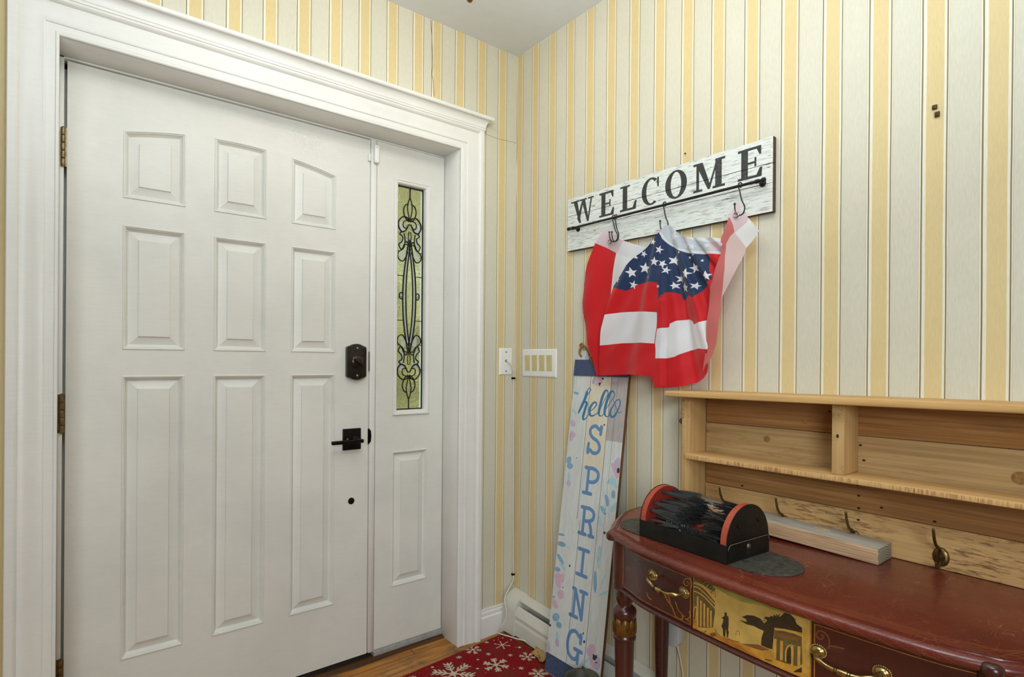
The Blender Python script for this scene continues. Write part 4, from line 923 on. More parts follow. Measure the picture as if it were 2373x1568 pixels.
for cx_1, cy_1, r, rot in ((750,352,38,.3),(612,385,30,.5),(690,285,30,.3),(515,540,46,-.15),(618,502,50,.15),(710,450,42,.1),(850,437,46,.2),(775,468,36,.5),(802,520,36,.2),(885,585,42,.2),(955,547,46,.15),(1012,497,46,-.3),(1120,565,45,-.15),(522,640,40,.25),(400,600,30,.1),(932,660,44,.1),(853,645,34,-.3),(1018,645,34,.2),(1018,392,18,.1),(1088,438,14,.1),(652,578,14,.3),(555,415,16,.3),(750,655,16,.4),(975,412,14,.2),(905,372,14,.4)):
    RB.append(([(p[0]-1, p[1]) for p in star(cx_1, cy_1, r, rot, sx=.92)], 1))
hdr = [(755,190),(778,168),(800,145),(830,147),(860,177),(900,217),(950,242),(1050,247),(1262,249),(1262,383),(1145,384),(1030,383),(960,375),(900,355),(830,320),(780,270),(742,212)]
RB.append((hdr, 7)); RB.append(([(940,238),(1060,245),(1262,248),(1262,285),(1180,290),(1060,275),(1000,262)], 3)); RB.append(([(1145,285),(1262,285),(1262,352),(1145,352)], 4)); RB.append(([(770,262),(745,215),(755,200),(790,255),(835,305),(905,338),(965,353),(1035,360),(1262,358),(1262,383),(1145,384),(1030,383),(960,375),(900,355),(830,320)], 3))
for cx_1, cy_1, r, rot in ((860,242,42,.2),(962,312,38,.15),(1130,315,24,.3),(1012,322,26,.2)): RB.append((star(cx_1, cy_1, r, rot), 8))
c_y0 = f2(785, 150)[0]
FOLD = [(-.105, .010, 0), (-.05, .004, 0), (0.0, .022, 1), (.018, .008, 0), (.042, .010, 0), (.068, .010, 0), (.095, .008, 0)]
yk, zk = f2(770, 120)
def fxB(u, v):
    d = max(.02, zk-v); a = (yk-u)/(d+.09)     # radiating coordinate (room-left negative)
    depth = min(1.0, d/.20)
    x = 0.0
    aw = a*9.5
    if a < .02: x += .010*math.cos(aw*1.1+.6)*depth + .004*math.sin(aw*3.0)*depth
    cre = 1/(1+math.exp(-(yk-.012-u+.0*(d))/.0022))   # right of the crease sits further back
    x2 = .013*math.sin((a-.02)*26+.2)*depth+.003*math.sin(a*61)*depth
    x = x*(1-cre)+(x2-.018*depth)*cre
    x += .0035*math.sin(v*70+u*50)*.35+.006*math.sin(v*23+u*17)*.4
    return x
m = MB()
m.sheet([f2(*p) for p in OB], [([f2(*q) for q in P], k) for P, k in RB], lambda u, v: (XF-.004-fxB(u, v), u, v), spacing=.0055, base=0)
m.build('pleated_panel', FM, fl, smooth=True)
# right ribbon end seen from behind
OC = [(1345,15),(1352,2),(1368,-25),(1385,-40),(1398,-20),(1405,20),(1440,50),(1470,85),(1555,190),(1500,262),(1440,330),(1415,410),(1380,500),(1330,620),(1270,750),(1260,900),(1250,1000),(1230,1130),(1200,1230),(1180,1262),(1140,1310),(1118,1360),(1120,1300),(1134,1180),(1143,1080),(1155,960),(1168,860),(1172,760),(1185,660),(1215,590),(1235,480),(1262,380),(1256,330),(1262,262),(1290,190),(1310,130),(1325,60)]
RC = [([(1340,110),(1355,150),(1362,205),(1330,240),(1300,300),(1292,400),(1297,520),(1285,640),(1268,752),(1262,900),(1250,1010),(1232,1130),(1190,1270),(1120,1380),(1080,1380),(1130,1000),(1150,700),(1200,500),(1240,380),(1250,260),(1300,130),(1320,80)], 5),
      ([(1345,10),(1385,-50),(1410,20),(1475,88),(1460,120),(1362,207),(1355,150),(1338,108),(1325,60)], 4), ([(1475,80),(1560,190),(1440,332),(1365,210),(1460,120)], 1)]
def fxC(u, v): return .016*math.sin((u-.93)*30+1.0)*min(1, max(0, (1.68-v)*4))+.003*math.sin(v*45)
XC_ = XF+.008
m = MB(); m.sheet([f2(*p, XC_) for p in OC], [([f2(*q, XC_) for q in P], k) for P, k in RC], lambda u, v: (XC_-fxC(u, v), u, v), spacing=.008, base=6)
m.build('turned_end', FM, fl, smooth=True)
gm = plain('grommet_metal', (168, 166, 158), .25, .95)
def grommet(px, py, X, tilt=0):
    c = onX(px, py, X); m = MB(); n = 20
    m.rings([[(X-d, c.y+r*math.cos(2*PI*k/n), c.z+r*math.sin(2*PI*k/n)) for k in range(n)] for r, d in ((.0048, .001), (.0052, .0032), (.0078, .0036), (.0092, .001))]); m.build('grommet', gm, fl, smooth=True)
grommet(1413.5, 560, XA-.008); grommet(1706.5, 498, XC_-.006)

# ================================================================== SMALL THINGS ON THE STRIPED WALL
rust = plain('old_bracket_metal', (74, 56, 26), .5, .7, var=.3, vscale=90)
nb = thing('picture_hanger', (XW, .428, 1.74), 'small rusty metal hanger nailed high on the striped wall', 'picture hanger')
m = MB(); m.prism([(XW-.0015, .4335, 1.7695), (XW-.0015, .4235, 1.7700), (XW-.0015, .4205, 1.7415), (XW-.0015, .4305, 1.7395)], (.0015, 0, 0)); m.build('back_plate', plain('bare_plaster', (205, 188, 150), .8), nb)
m = MB(); m.box((XW-.006, .4245, 1.7590), (XW-.0012, .4340, 1.7690)); m.box((XW-.006, .4195, 1.7405), (XW-.0012, .4290, 1.7520)); g = m.build('clasp', rust, nb); bevel(g, .001)
c = onX(1589.5, 356, XW); m = MB(); m.lathe((XW-.006, c.y, c.z), [(.0001, 0), (.0026, .0006), (.0024, .0018), (.0012, .002), (.0012, .007)], 'X', 10); m.build('nail', rust, origin='base', smooth=True, props=('tiny nail in the wallpaper just above the WELCOME sign', 'nail'))
hg = thing('wall_bracket', (XW, 1.115, .965), 'little grey metal bracket on the wall at the left end of the shelf', 'bracket')
c0 = onX(1577.5, 975, XW-.004)
m = MB(); m.lathe((XW-.004, c0.y-.002, c0.z), [(.009, 0), (.0095, .001), (.0095, .003)], 'X', 18, sy=.9); m.build('disc', plain('dull_steel', (120, 118, 112), .4, .8), hg)
m = MB(); m.box((XW-.0052, c0.y-.006, c0.z-.010), (XW-.0038, c0.y-.002, c0.z+.010)); m.build('slot', black, hg)
# plug-in adapter on the wall below the table
ad = thing('wall_adapter', (XW, 1.10, .262), 'grey-white plug adapter on the wall seen between the table legs', 'adapter')
m = MB(); 
A_ = [(1.131, .40), (1.131, .268), (1.118, .259), (1.100, .263), (1.084, .283), (1.084, .40)]
m.prism([(XW-.002, y, z) for y, z in A_], (-.036, 0, 0)); g = m.build('housing', plain('grey_plastic', (196, 200, 200), .45), ad); bevel(g, .005, 3)
m = MB(); m.tube(spline([(XW-.02, 1.104, .265), (XW-.018, 1.099, .25), onX(1577, 1530, XW-.008), onX(1583, 1568, XW-.008), onX(1586, 1640, XW-.01)], 6), .0022, 8); m.build('cord', wcab, ad, smooth=True)

# ================================================================== CONSOLE TABLE (half-round, red lacquer)
ZTOP = .709
def smax(P, k=6): return [(p.x, p.y) for p in spline([(a, b, 0) for a, b in P], k)]
bow = [(1.203, 1.035), (1.185, .985), (1.1650, .928), (1.1500, .816), (1.1405, .704), (1.1355, .626), (1.1335, .550), (1.1345, .495), (1.1370, .457), (1.1400, .394), (1.1450, .336), (1.1530, .287), (1.1660, .246)]
lw = [(1.572, 1.174), (1.517, 1.173), (1.430, 1.167), (1.380, 1.155), (1.315, 1.125), (1.262, 1.092), (1.238, 1.074), (1.222, 1.066), (1.208, 1.058)]
rw = [(1.170, .228), (1.186, .206), (1.205, .190), (1.236, .172), (1.283, .148), (1.345, .118), (1.395, .107), (1.520, .105), (1.572, .105)]
OUT = [tuple(p) for p in smax(lw, 5)] + [tuple(p) for p in smax(bow, 5)] + [tuple(p) for p in smax(rw, 5)]
def normals(P):
    N = []
    for i in range(len(P)):
        a = P[max(i-1, 0)]; b = P[min(i+1, len(P)-1)]; t = Vector((b[0]-a[0], b[1]-a[1])).normalized()
        N.append((t.y, -t.x))
    return N
NO = normals(OUT)
if NO[len(NO)//2][0] > 0: NO = [(-a, -b) for a, b in NO]
def off(i, d):
    p, n = OUT[i], NO[i]; x = p[0]+n[0]*d; y = p[1]+n[1]*d
    if p[0] > 1.565: x = 1.574
    return (min(x, 1.574), y)
def mahog(name, c1, c2, rough=.25, scr=True, lines=False):
    m, nt, b = newmat(name)
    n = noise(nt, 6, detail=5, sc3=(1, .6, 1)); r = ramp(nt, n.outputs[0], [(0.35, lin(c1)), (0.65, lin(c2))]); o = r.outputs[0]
    if scr:
        a_ = noise(nt, 7, detail=4, rough=.7); tcs = nt.nodes.new('ShaderNodeTexCoord')
        for sc_k, (vs, rot, th, am) in enumerate(((9, .5, .006, .40), (17, 2.1, .008, .5), (37, 3.7, .012, .45), (6, 5.0, .004, .4))):
            mp = nt.nodes.new('ShaderNodeMapping'); mp.inputs['Rotation'].default_value = (0, 0, rot); mp.inputs['Scale'].default_value = (1.0, 2.6, 1); mp.inputs['Location'].default_value = (sc_k*3.1, sc_k*1.7, 0)
            dn_ = noise(nt, 9+4*sc_k, detail=2); add = nt.nodes.new('ShaderNodeVectorMath'); add.operation = 'MULTIPLY_ADD'; add.inputs[1].default_value = (.05, .05, 0)
            nt.links.new(dn_.outputs[1], add.inputs[0]); nt.links.new(tcs.outputs['Object'], add.inputs[2]); nt.links.new(add.outputs[0], mp.inputs[0])
            vo = nt.nodes.new('ShaderNodeTexVoronoi'); vo.feature = 'DISTANCE_TO_EDGE'; vo.inputs['Scale'].default_value = vs; nt.links.new(mp.outputs[0], vo.inputs['Vector'])
            ln = math_(nt, 'LESS_THAN', vo.outputs['Distance'], th); am_ = noise(nt, 13+9*sc_k, detail=3, rough=.7)
            f = math_(nt, 'MULTIPLY', math_(nt, 'MULTIPLY', ln, ramp(nt, am_.outputs[0], [(0.52, (0, 0, 0)), (.60, (1, 1, 1))]).outputs[0]), ramp(nt, a_.outputs[0], [(0.38, (0, 0, 0)), (.58, (1, 1, 1))]).outputs[0])
            o = mix(nt, o, lin((180, 134, 104)), math_(nt, 'MULTIPLY', f, am))
        d = noise(nt, 500, detail=2); df = ramp(nt, d.outputs[0], [(0.69, (0, 0, 0)), (.73, (1, 1, 1))]); o = mix(nt, o, lin((190, 160, 130)), math_(nt, 'MULTIPLY', df.outputs[0], .45))
    nt.links.new(o, b.inputs['Base Color'])
    rn = noise(nt, 16, detail=4); rr = ramp(nt, rn.outputs[0], [(0.3, (rough,)*3), (.7, (rough+.13,)*3)]); nt.links.new(rr.outputs[0], b.inputs['Roughness']); setin(b, 'Specular IOR Level', .5)
    setin(b, 'Coat Weight', .25); setin(b, 'Coat Roughness', .15)
    bump(nt, b, n.outputs[0], .05, .001); return m
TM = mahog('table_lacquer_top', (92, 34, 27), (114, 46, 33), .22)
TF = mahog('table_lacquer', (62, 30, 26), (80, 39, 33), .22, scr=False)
TG = plain('gold_line', (176, 118, 48), .45, .25, var=.35, vscale=50)
tb = thing('console_table', (1.35, .64, 0), 'red lacquered half-round console table with painted drawers below the pine shelf', 'table')
# top: flat field with gold lattice border, then moulded edge
m = MB(); n = len(OUT)
lines = []
def border(d, w):
    A = [off(i, -d) for i in range(n)]; B = [off(i, -d-w) for i in range(n)]
    for i in range(n-1): lines.append(([A[i], A[i+1], B[i+1], B[i]], 1))
border(.0295, .0013); border(.004, .0008)
# lattice between the two lines
acc = [0]
for i in range(1, n): acc.append(acc[-1]+math.hypot(OUT[i][0]-OUT[i-1][0], OUT[i][1]-OUT[i-1][1]))
def at(sv, d):
    i = max(0, min(n-2, next((k for k in range(n-1) if acc[k+1] >= sv), n-2))); t = (sv-acc[i])/(acc[i+1]-acc[i]+1e-9)
    a, b = off(i, -d), off(i+1, -d); return (a[0]+(b[0]-a[0])*t, a[1]+(b[1]-a[1])*t)
sv = .02
while sv < acc[-1]-.09:
    for a, b in ((.006, .028), (.028, .006)):
        p, q = at(sv, a), at(sv+.065, b); t = Vector((q[0]-p[0], q[1]-p[1])); L_ = t.length
        if L_ > 1e-4:
            t /= L_; w = .0005; lines.append(([(p[0]-t.y*w, p[1]+t.x*w), (q[0]-t.y*w, q[1]+t.x*w), (q[0]+t.y*w, q[1]-t.x*w), (p[0]+t.y*w, p[1]-t.x*w)], 1))
    sv += .033
m.sheet(OUT, lines, lambda u, v: (u, v, ZTOP))
EP = [(0, 0), (.0006, -.0034), (.0018, -.0036), (.0028, -.0010), (.0050, -.0010), (.0060, -.0040), (.0078, -.0040)]
EP += [(.0095+.0135*math.sin(a), -.0135+.0118*math.cos(a)) for a in [PI*k/10 for k in range(0, 11)]]
EP += [(.004, -.0262), (-.02, -.0262)]
R = [[(*off(i, d), ZTOP+z) for i in range(n)] for d, z in EP]
m.rings(R, False); m.add([(*off(i, -.02), ZTOP-.0262) for i in range(n)], [tuple(range(n))])
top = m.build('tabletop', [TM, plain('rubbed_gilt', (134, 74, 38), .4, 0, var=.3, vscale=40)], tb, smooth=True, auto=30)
# gilt lattice on the torus
m = MB(); sv = acc[0]+.35
def tor(sv, ang): 
    i = max(0, min(n-2, next((k for k in range(n-1) if acc[k+1] >= sv), n-2))); t = (sv-acc[i])/(acc[i+1]-acc[i]+1e-9)
    d, z = .0095+.0138*math.sin(ang), -.0135+.0121*math.cos(ang); a, b = off(i, d), off(i+1, d); return Vector((a[0]+(b[0]-a[0])*t, a[1]+(b[1]-a[1])*t, ZTOP+z))
sv = .05
while sv < acc[-1]-.1:
    for a0, a1 in ((.35, 2.5), (2.5, .35)):
        m.tube([tor(sv+.062*k/6, a0+(a1-a0)*k/6) for k in range(7)], .00020, 4)
    sv += .031
m.build('gilt_lattice', plain('worn_gilt', (116, 66, 38), .4, 0, var=.45, vscale=40), top)
def knob(c):
    m = MB(); m.lathe((c[0], c[1], ZTOP-.0275), [(.0001, 0), (.012, .0005), (.0155, .004), (.0165, .012), (.0155, .018), (.012, .0215), (.007, .023), (.0001, .0232)], n=24); m.build('corner_block', TF, tb, smooth=True, auto=60)
knob((1.197, 1.062)); knob((1.152, .232))
# apron
ZA = .553
def apr(idx, d0, z0, z1, mat, name, th=.012):
    m = MB(); m.rings([[(*off(i, d0), z0) for i in idx], [(*off(i, d0), z1) for i in idx], [(*off(i, d0-th), z1) for i in idx], [(*off(i, d0-th), z0) for i in idx], [(*off(i, d0), z0) for i in idx]], False)
    return m.build(name, mat, tb, smooth=True, auto=30)
ib = [i for i in range(n) if .24 < OUT[i][1] < 1.034 and OUT[i][0] < 1.21]
il = [i for i in range(n) if OUT[i][1] >= 1.034 ]; ir = [i for i in range(n) if OUT[i][1] <= .24]
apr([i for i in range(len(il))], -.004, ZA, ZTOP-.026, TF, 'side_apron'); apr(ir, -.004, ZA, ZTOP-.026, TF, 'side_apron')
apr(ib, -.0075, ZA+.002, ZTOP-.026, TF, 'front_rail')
m = MB(); 
for idx in (il+ib[:1], [ib[0]-1]+ib+[ib[-1]+1], ib[-1:]+ir):
    pass
idx = list(range(n))
BD = [(-.005+.0095*math.sin(a), ZA-.002+.0058*math.cos(a)) for a in [PI*k/8 for k in range(9)]]
m.rings([[(*off(i, d), z) for i in idx] for d, z in BD], False)
m.rings([[(*off(i, d), z) for i in idx] for d, z in ((-.006, ZA-.0078), (-.020, ZA-.0078), (-.020, ZA+.004))], False)
m.build('bottom_bead', TF, tb, smooth=True, auto=60)
# curve lookup for the front: x as function of y at offset d
def frontx(y, d):
    for i in ib[:-1]:
        a, b = off(i, d), off(i+1, d)
        if (a[1]-y)*(b[1]-y) <= 0 and abs(a[1]-b[1]) > 1e-9: return a[0]+(b[0]-a[0])*(y-a[1])/(b[1]-a[1])
    a = off(ib[0], d) if y > .6 else off(ib[-1], d); return a[0]
DF = -.0035
def dpx(x, y): p = onX(x, y, 1.139); return (p.y, p.z)
def drawer(y0, y1, regs, mats, lab=None, name='drawer'):
    z0, z1 = ZA+.0065, ZTOP-.0320
    OL = [(y0+.001, z0), (y1-.001, z0), (y1-.001, z1), (y0+.001, z1)]
    m = MB(); m.sheet(OL, regs, lambda u, v: (frontx(u, DF), u, v), spacing=.016)
    ys = [y0+.001+(y1-y0-.002)*k/16 for k in range(17)]
    ring = [(frontx(y, DF), y, z0) for y in ys]+[(frontx(y, DF), y, z1) for y in reversed(ys)]
    m.rings([ring, [(x+.010, y, z) for x, y, z in ring]], True, (False, False))
    o = m.build(name, mats, tb, smooth=True, auto=25)
    if lab: o['label'] = lab
    return o
def gl(y0, y1):
    z0, z1 = ZA+.0105, ZTOP-.0360; w = .0013; a, b = y0+.004, y1-.004
    return [([(a, z0), (b, z0), (b, z0+w), (a, z0+w)], 1), ([(a, z1-w), (b, z1-w), (b, z1), (a, z1)], 1), ([(a, z0), (a+w*1.6, z0), (a+w*1.6, z1), (a, z1)], 1), ([(b-w*1.6, z0), (b, z0), (b, z1), (b-w*1.6, z1)], 1)]
def c7(x, y): return dpx(1400+x/4.746, 1250+y/4.746)
def c8(x, y): return dpx(1850+x/4.537, 1250+y/4.537)
scroll = []
def sc_(P, w, f, k=1): 
    for pp in stroke(P, w, 4): scroll.append(([f(*q) for q in pp], k))
sc_([(925, 545), (935, 490), (905, 445), (860, 445), (838, 480), (850, 510), (880, 520), (898, 495), (880, 475)], 11, c7)
sc_([(905, 800), (915, 850), (890, 885), (860, 885)], 9, c7); sc_([(870, 885), (905, 915)], 9, c7)
sc_([(600, 600), (640, 680), (700, 760), (740, 850), (790, 890), (830, 880), (820, 855)], 12, c7); sc_([(740, 700), (770, 780), (820, 840), (850, 860)], 8, c7)
sc_([(390, 610), (410, 660), (450, 685)], 9, c7); sc_([(255, 480), (250, 540), (275, 590), (315, 600)], 7, c7, 2); sc_([(620, 610), (660, 650), (680, 720)], 20, c7, 2)
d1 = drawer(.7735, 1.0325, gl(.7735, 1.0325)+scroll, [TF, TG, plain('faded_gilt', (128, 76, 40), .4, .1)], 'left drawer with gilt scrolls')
scroll = []
sc_([(320, 1140), (325, 1060), (290, 990), (230, 955), (195, 985), (205, 1030), (245, 1045), (265, 1020), (245, 1000)], 15, c8, 2); sc_([(340, 1120), (400, 1130), (470, 1150)], 18, c8, 2); sc_([(210, 1240), (220, 1290), (250, 1310)], 24, c8, 2)
d3 = drawer(.2475, .5005, gl(.2475, .5005)+scroll, [TF, TG, plain('faded_gilt_b', (128, 76, 40), .4, .1)], 'right drawer with gilt scrolls')
# painted centre drawer: generic ruins landscape
def cz(x, y): return dpx(1560+x/6.3235, 1320+y/6.3235)
def CZ(P): return [cz(*p) for p in P]
pr = []
def pa_(P, k): pr.append((CZ(P), k))
def ps_(P, w, k, kk=4):
    for pp in stroke(P, w, kk): pa_(pp, k)
SKY, GRN, GND, DK, YEL, BRN, ORN, DGR = 0, 1, 2, 3, 4, 5, 6, 7
pa_([(560, 180), (900, 300), (1300, 420), (1700, 610), (1640, 640), (1300, 520), (1000, 470), (760, 360), (600, 280)], GRN)
pa_([(255, 80), (420, 150), (540, 190), (600, 300), (560, 330), (420, 240), (300, 190), (250, 190)], DGR)
pa_([(240, 880), (330, 880), (480, 920), (640, 960), (800, 1010), (1000, 1080), (1250, 1110), (1420, 1160), (1500, 1290), (1700, 1370), (2030, 1420), (2030, 1600), (1700, 1568), (240, 900)], GND)
pa_([(560, 960), (700, 980), (830, 1030), (960, 1090), (1100, 1200), (1300, 1300), (1100, 1290), (800, 1130)], ORN)
pa_([(1000, 1080), (1250, 1090), (1420, 1170), (1300, 1180), (1100, 1120)], BRN)
pa_([(245, 180), (380, 240), (590, 470), (590, 640), (560, 860), (340, 860), (250, 700)], DGR)
for P in ([(250, 205), (380, 250), (480, 340), (590, 460)], [(250, 255), (340, 280), (450, 370), (590, 510)], [(250, 320), (340, 350), (440, 420), (600, 580)]): ps_(P, 16, YEL)
for x0, y0, y1 in ((325, 400, 880), (375, 460, 850), (428, 500, 850), (482, 560, 850), (530, 600, 850)): pa_([(x0-13, y0), (x0+13, y0+10), (x0+8, y1), (x0-14, y1)], YEL)
ps_([(260, 700), (262, 620), (275, 570), (300, 555), (308, 600), (300, 700), (290, 860)], 16, YEL)
pa_([(250, 720), (300, 760), (330, 880), (290, 900), (250, 800)], ORN)
pa_([(440, 890), (480, 860), (575, 855), (600, 890), (610, 930), (510, 945), (450, 920)], YEL); pa_([(515, 940), (600, 925), (620, 965), (545, 1000), (515, 970)], BRN); ps_([(590, 880), (620, 930), (660, 965)], 8, DK); ps_([(425, 930), (460, 905)], 10, DK)
# foliage dabs
rn = random.Random(5)
for k in range(80):
    x = 400+rn.random()*200; y = 130+(x-400)*.9+rn.random()*120-20; pr.append(([cz(*q) for q in ell(x, y, 5+rn.random()*7, 4+rn.random()*5, 0, 6)], DK if rn.random() < .7 else YEL))
# standing figure: plain dark silhouette
pa_([(735, 635), (755, 625), (775, 640), (775, 680), (800, 690), (803, 800), (795, 880), (805, 920), (790, 1000), (775, 1000), (765, 900), (760, 870), (750, 990), (735, 990), (715, 960), (712, 880), (690, 830), (715, 770), (720, 725), (685, 715), (725, 690), (740, 665)], DK)
ps_([(790, 1010), (860, 1040), (960, 1060)], 14, BRN)
ps_([(915, 960), (915, 915), (940, 895), (965, 910), (965, 960)], 7, DK)
# leaning dark shape and tree
pa_([(1000, 690), (1080, 660), (1180, 668), (1280, 710), (1340, 780), (1360, 820), (1350, 900), (1260, 860), (1180, 820), (1080, 800), (960, 735), (1010, 745), (1080, 760), (1060, 720)], DK)
pa_([(1320, 800), (1380, 740), (1340, 680), (1420, 690), (1500, 670), (1580, 680), (1640, 620), (1720, 640), (1780, 700), (1820, 790), (1890, 840), (1900, 920), (1700, 870), (1490, 840), (1480, 960), (1460, 1160), (1380, 1140), (1290, 1100), (1300, 980), (1330, 900)], DK)
for k in range(60):
    x = 1320+rn.random()*520; y = 690+abs(x-1600)*.28-60+rn.random()*60; pr.append(([cz(*q) for q in ell(x, y, 6+rn.random()*9, 4+rn.random()*6, 0, 6)], DK))
# portico at the right
pa_([(1490, 840), (1700, 870), (1890, 930), (1900, 1400), (1800, 1400), (1650, 1360), (1540, 1320), (1470, 1290)], DGR)
pa_([(1490, 845), (1640, 860), (1800, 900), (1890, 945), (1890, 975), (1780, 930), (1620, 890), (1490, 875)], YEL); pa_([(1490, 910), (1650, 940), (1890, 1000), (1890, 1050), (1700, 1010), (1490, 970)], BRN)
for x0, y0, y1 in ((1500, 1000, 1300), (1595, 1030, 1320), (1850, 1110, 1400), (1750, 1090, 1400)): pa_([(x0-20, y0), (x0+22, y0+8), (x0+16, y1), (x0-24, y1-6)], YEL)
ps_([(1655, 1330), (1660, 1180), (1700, 1105), (1745, 1110), (1760, 1200)], 20, YEL); pa_([(1675, 1180), (1705, 1120), (1735, 1150), (1735, 1370), (1670, 1340)], DK)
pa_([(1905, 850), (1985, 850), (1985, 1000), (1960, 1100), (1960, 1400), (2000, 1500), (1900, 1520), (1905, 1050)], YEL); ps_([(1740, 1500), (1800, 1430), (1900, 1390)], 20, YEL); pa_([(1760, 1490), (1890, 1420), (1890, 1500)], DK)
ps_([(1350, 1305), (1450, 1330)], 14, DK)
wmid = .0016
pcol = [plain('painted_sky', (190, 158, 84), .38, var=.22, vscale=22, bmp=.1), plain('painted_green', (150, 142, 72), .38, var=.2, vscale=30), plain('painted_ground', (192, 138, 52), .38, var=.28, vscale=40), plain('painted_dark', (58, 48, 32), .38, var=.2, vscale=60), plain('painted_yellow', (202, 152, 66), .38, var=.15, vscale=60), plain('painted_brown', (128, 84, 44), .38, var=.2, vscale=60), plain('painted_orange', (180, 112, 44), .38, var=.25, vscale=50), plain('painted_umber', (98, 84, 48), .38, var=.3, vscale=50), TG]
pr += [([(.502, ZA), (.502+.0022, ZA), (.502+.0022, ZTOP), (.502, ZTOP)], 8), ([(.772-.0022, ZA), (.774, ZA), (.774, ZTOP), (.772-.0022, ZTOP)], 8)]
d2 = drawer(.5015, .7730, pr, pcol, 'centre panel painted with a golden landscape of ruins', 'painted_panel')
# bail handles
pull = plain('brass_pull', (178, 154, 100), .28, .95, var=.3, vscale=80)
def handle(dr, p0, p1, sag):
    ya, za = dpx(*p0); yb, zb = dpx(*p1); A = Vector((frontx(ya, DF), ya, za)); B = Vector((frontx(yb, DF), yb, zb))
    mid = (A+B)/2; t = (B-A).normalized(); up = Vector((0, 0, 1)); nrm = t.cross(up).normalized()
    if nrm.x > 0: nrm = -nrm
    m = MB(); 
    for c in (A, B):
        m.lathe(c-nrm*.001, [(.0150, 0), (.0155, .0025), (.0138, .0045), (.0120, .0035), (.0108, .0035), (.0092, .0065), (.005, .0085), (.0001, .009)], n=26, frame=(t, up*1.0, nrm), sy=.82)
        for k in range(26):
            a = 2*PI*k/26; q = c+nrm*.0022+t*(.0147*math.cos(a))+up*(.0147*.82*math.sin(a)); m.lathe(q, [(.0001, -.0011), (.0011, 0), (.0001, .0011)], n=6, frame=(t, up, nrm))
    P = [A+nrm*.004, A+nrm*.020+t*.003-up*.003, A+nrm*.030+t*.016-up*sag*.5, A+nrm*.032+t*.030-up*sag*.9, mid+nrm*.034-up*sag, B+nrm*.032-t*.030-up*sag*.9, B+nrm*.030-t*.016-up*sag*.5, B+nrm*.020-t*.003-up*.003, B+nrm*.004]
    Q = spline(P, 6); L_ = len(Q); r = []
    for i in range(L_):
        u = abs(i/(L_-1)-.5)*2; r.append(.0040+.0022*math.exp(-((u-.0)/.16)**2)+.0012*math.exp(-((u-.62)/.12)**2)+.0035*max(0, (u-.9)*10)**2*.6)
    m.tube(Q, r, 12)
    h = m.build('handle', pull, dr, smooth=True, auto=70)
    m = MB()
    for u in (-.013, -.009, .009, .013):
        c = mid+nrm*.0335-up*sag+t*u; m.lathe(c-t*.0009, [(.0056, 0), (.0066, .0009), (.0056, .0018)], n=16, frame=(nrm, up, t))
    m.build('ring', plain('dark_brass', (70, 52, 28), .4, .8), dr, smooth=True)
handle(d1, (1500, 1336), (1579, 1375), .010); handle(d3, (1897, 1507), (2042, 1560), .010)
# legs
gilt = plain('carved_gilt', (122, 84, 34), .4, .5, var=.45, vscale=90, bmp=.5, bscale=150)
def leg(c, rear=False):
    c = Vector((c[0], c[1], 0))
    if rear:
        m = MB(); m.lathe(c, [(.013, .001), (.015, .02), (.017, .05), (.0265, .50), (.027, .56), (.027, ZTOP-.027)], n=24); return m.build('leg', TF, tb, smooth=True, auto=50)
    prof = [(.012, .001), (.016, .008), (.018, .02), (.014, .04), (.016, .05), (.0185, .08), (.0275, .39), (.0275, .402), (.0310, .404), (.0322, .409), (.0310, .414), (.0290, .417), (.0290, .463), (.0300, .4645), (.0320, .470), (.0330, .478), (.0315, .486), (.026, .492), (.020, .497), (.0195, .501), (.0235, .508), (.0265, .520), (.0262, .530), (.0225, .540), (.022, .543), (.026, .545), (.026, .549), (.0225, .551), (.0225, ZTOP-.027)]
    m = MB(); m.lathe(c, prof, n=30); o = m.build('leg', TF, tb, smooth=True, auto=50)
    m = MB()
    for k in range(8):
        a0 = 2*PI*k/8
        def q(a, r, z): return c+Vector((r*math.cos(a0+a), r*math.sin(a0+a), z))
        g = []
        for j in range(9):
            a = -.36+.72*j/8; hgt = .452+.012*math.cos(a/.36*PI/2)**.5 if abs(a) < .36 else .452
            g.append((a, hgt, .0305+.0012*math.cos(a/.36*PI)))
        m.rings([[q(a, .0285, .4175) for a, h, r in g], [q(a, r, .420) for a, h, r in g], [q(a, r+.0008, h-.004) for a, h, r in g], [q(a*.97, .0292, h) for a, h, r in g]], False)
        for a in (-.2, 0, .2): m.tube([q(a, .0318, .421), q(a, .0324, .435), q(a*.9, .0318, .450)], .0011, 5)
        m.tube([q(.39, .0300, .419), q(.39, .0306, .44), q(.39, .0315, .456), q(.39, .0318, .461)], [.0009, .0012, .0018, .0008], 6)
    m.build('carved_collar', gilt, o, smooth=True, auto=60)
    return o
leg((1.237, 1.049)); leg((1.190, .245)); leg((1.520, 1.135), True); leg((1.520, .145), True)
# square stump between apron and leg at the corners
for c in ((1.2195, 1.0475), (1.1815, .238)):
    m = MB(); m.lathe((c[0], c[1], ZA-.004), [(.0225, 0), (.0225, ZTOP-.026-ZA+.004)], n=22); m.build('corner_post', TF, tb, smooth=True, auto=60)

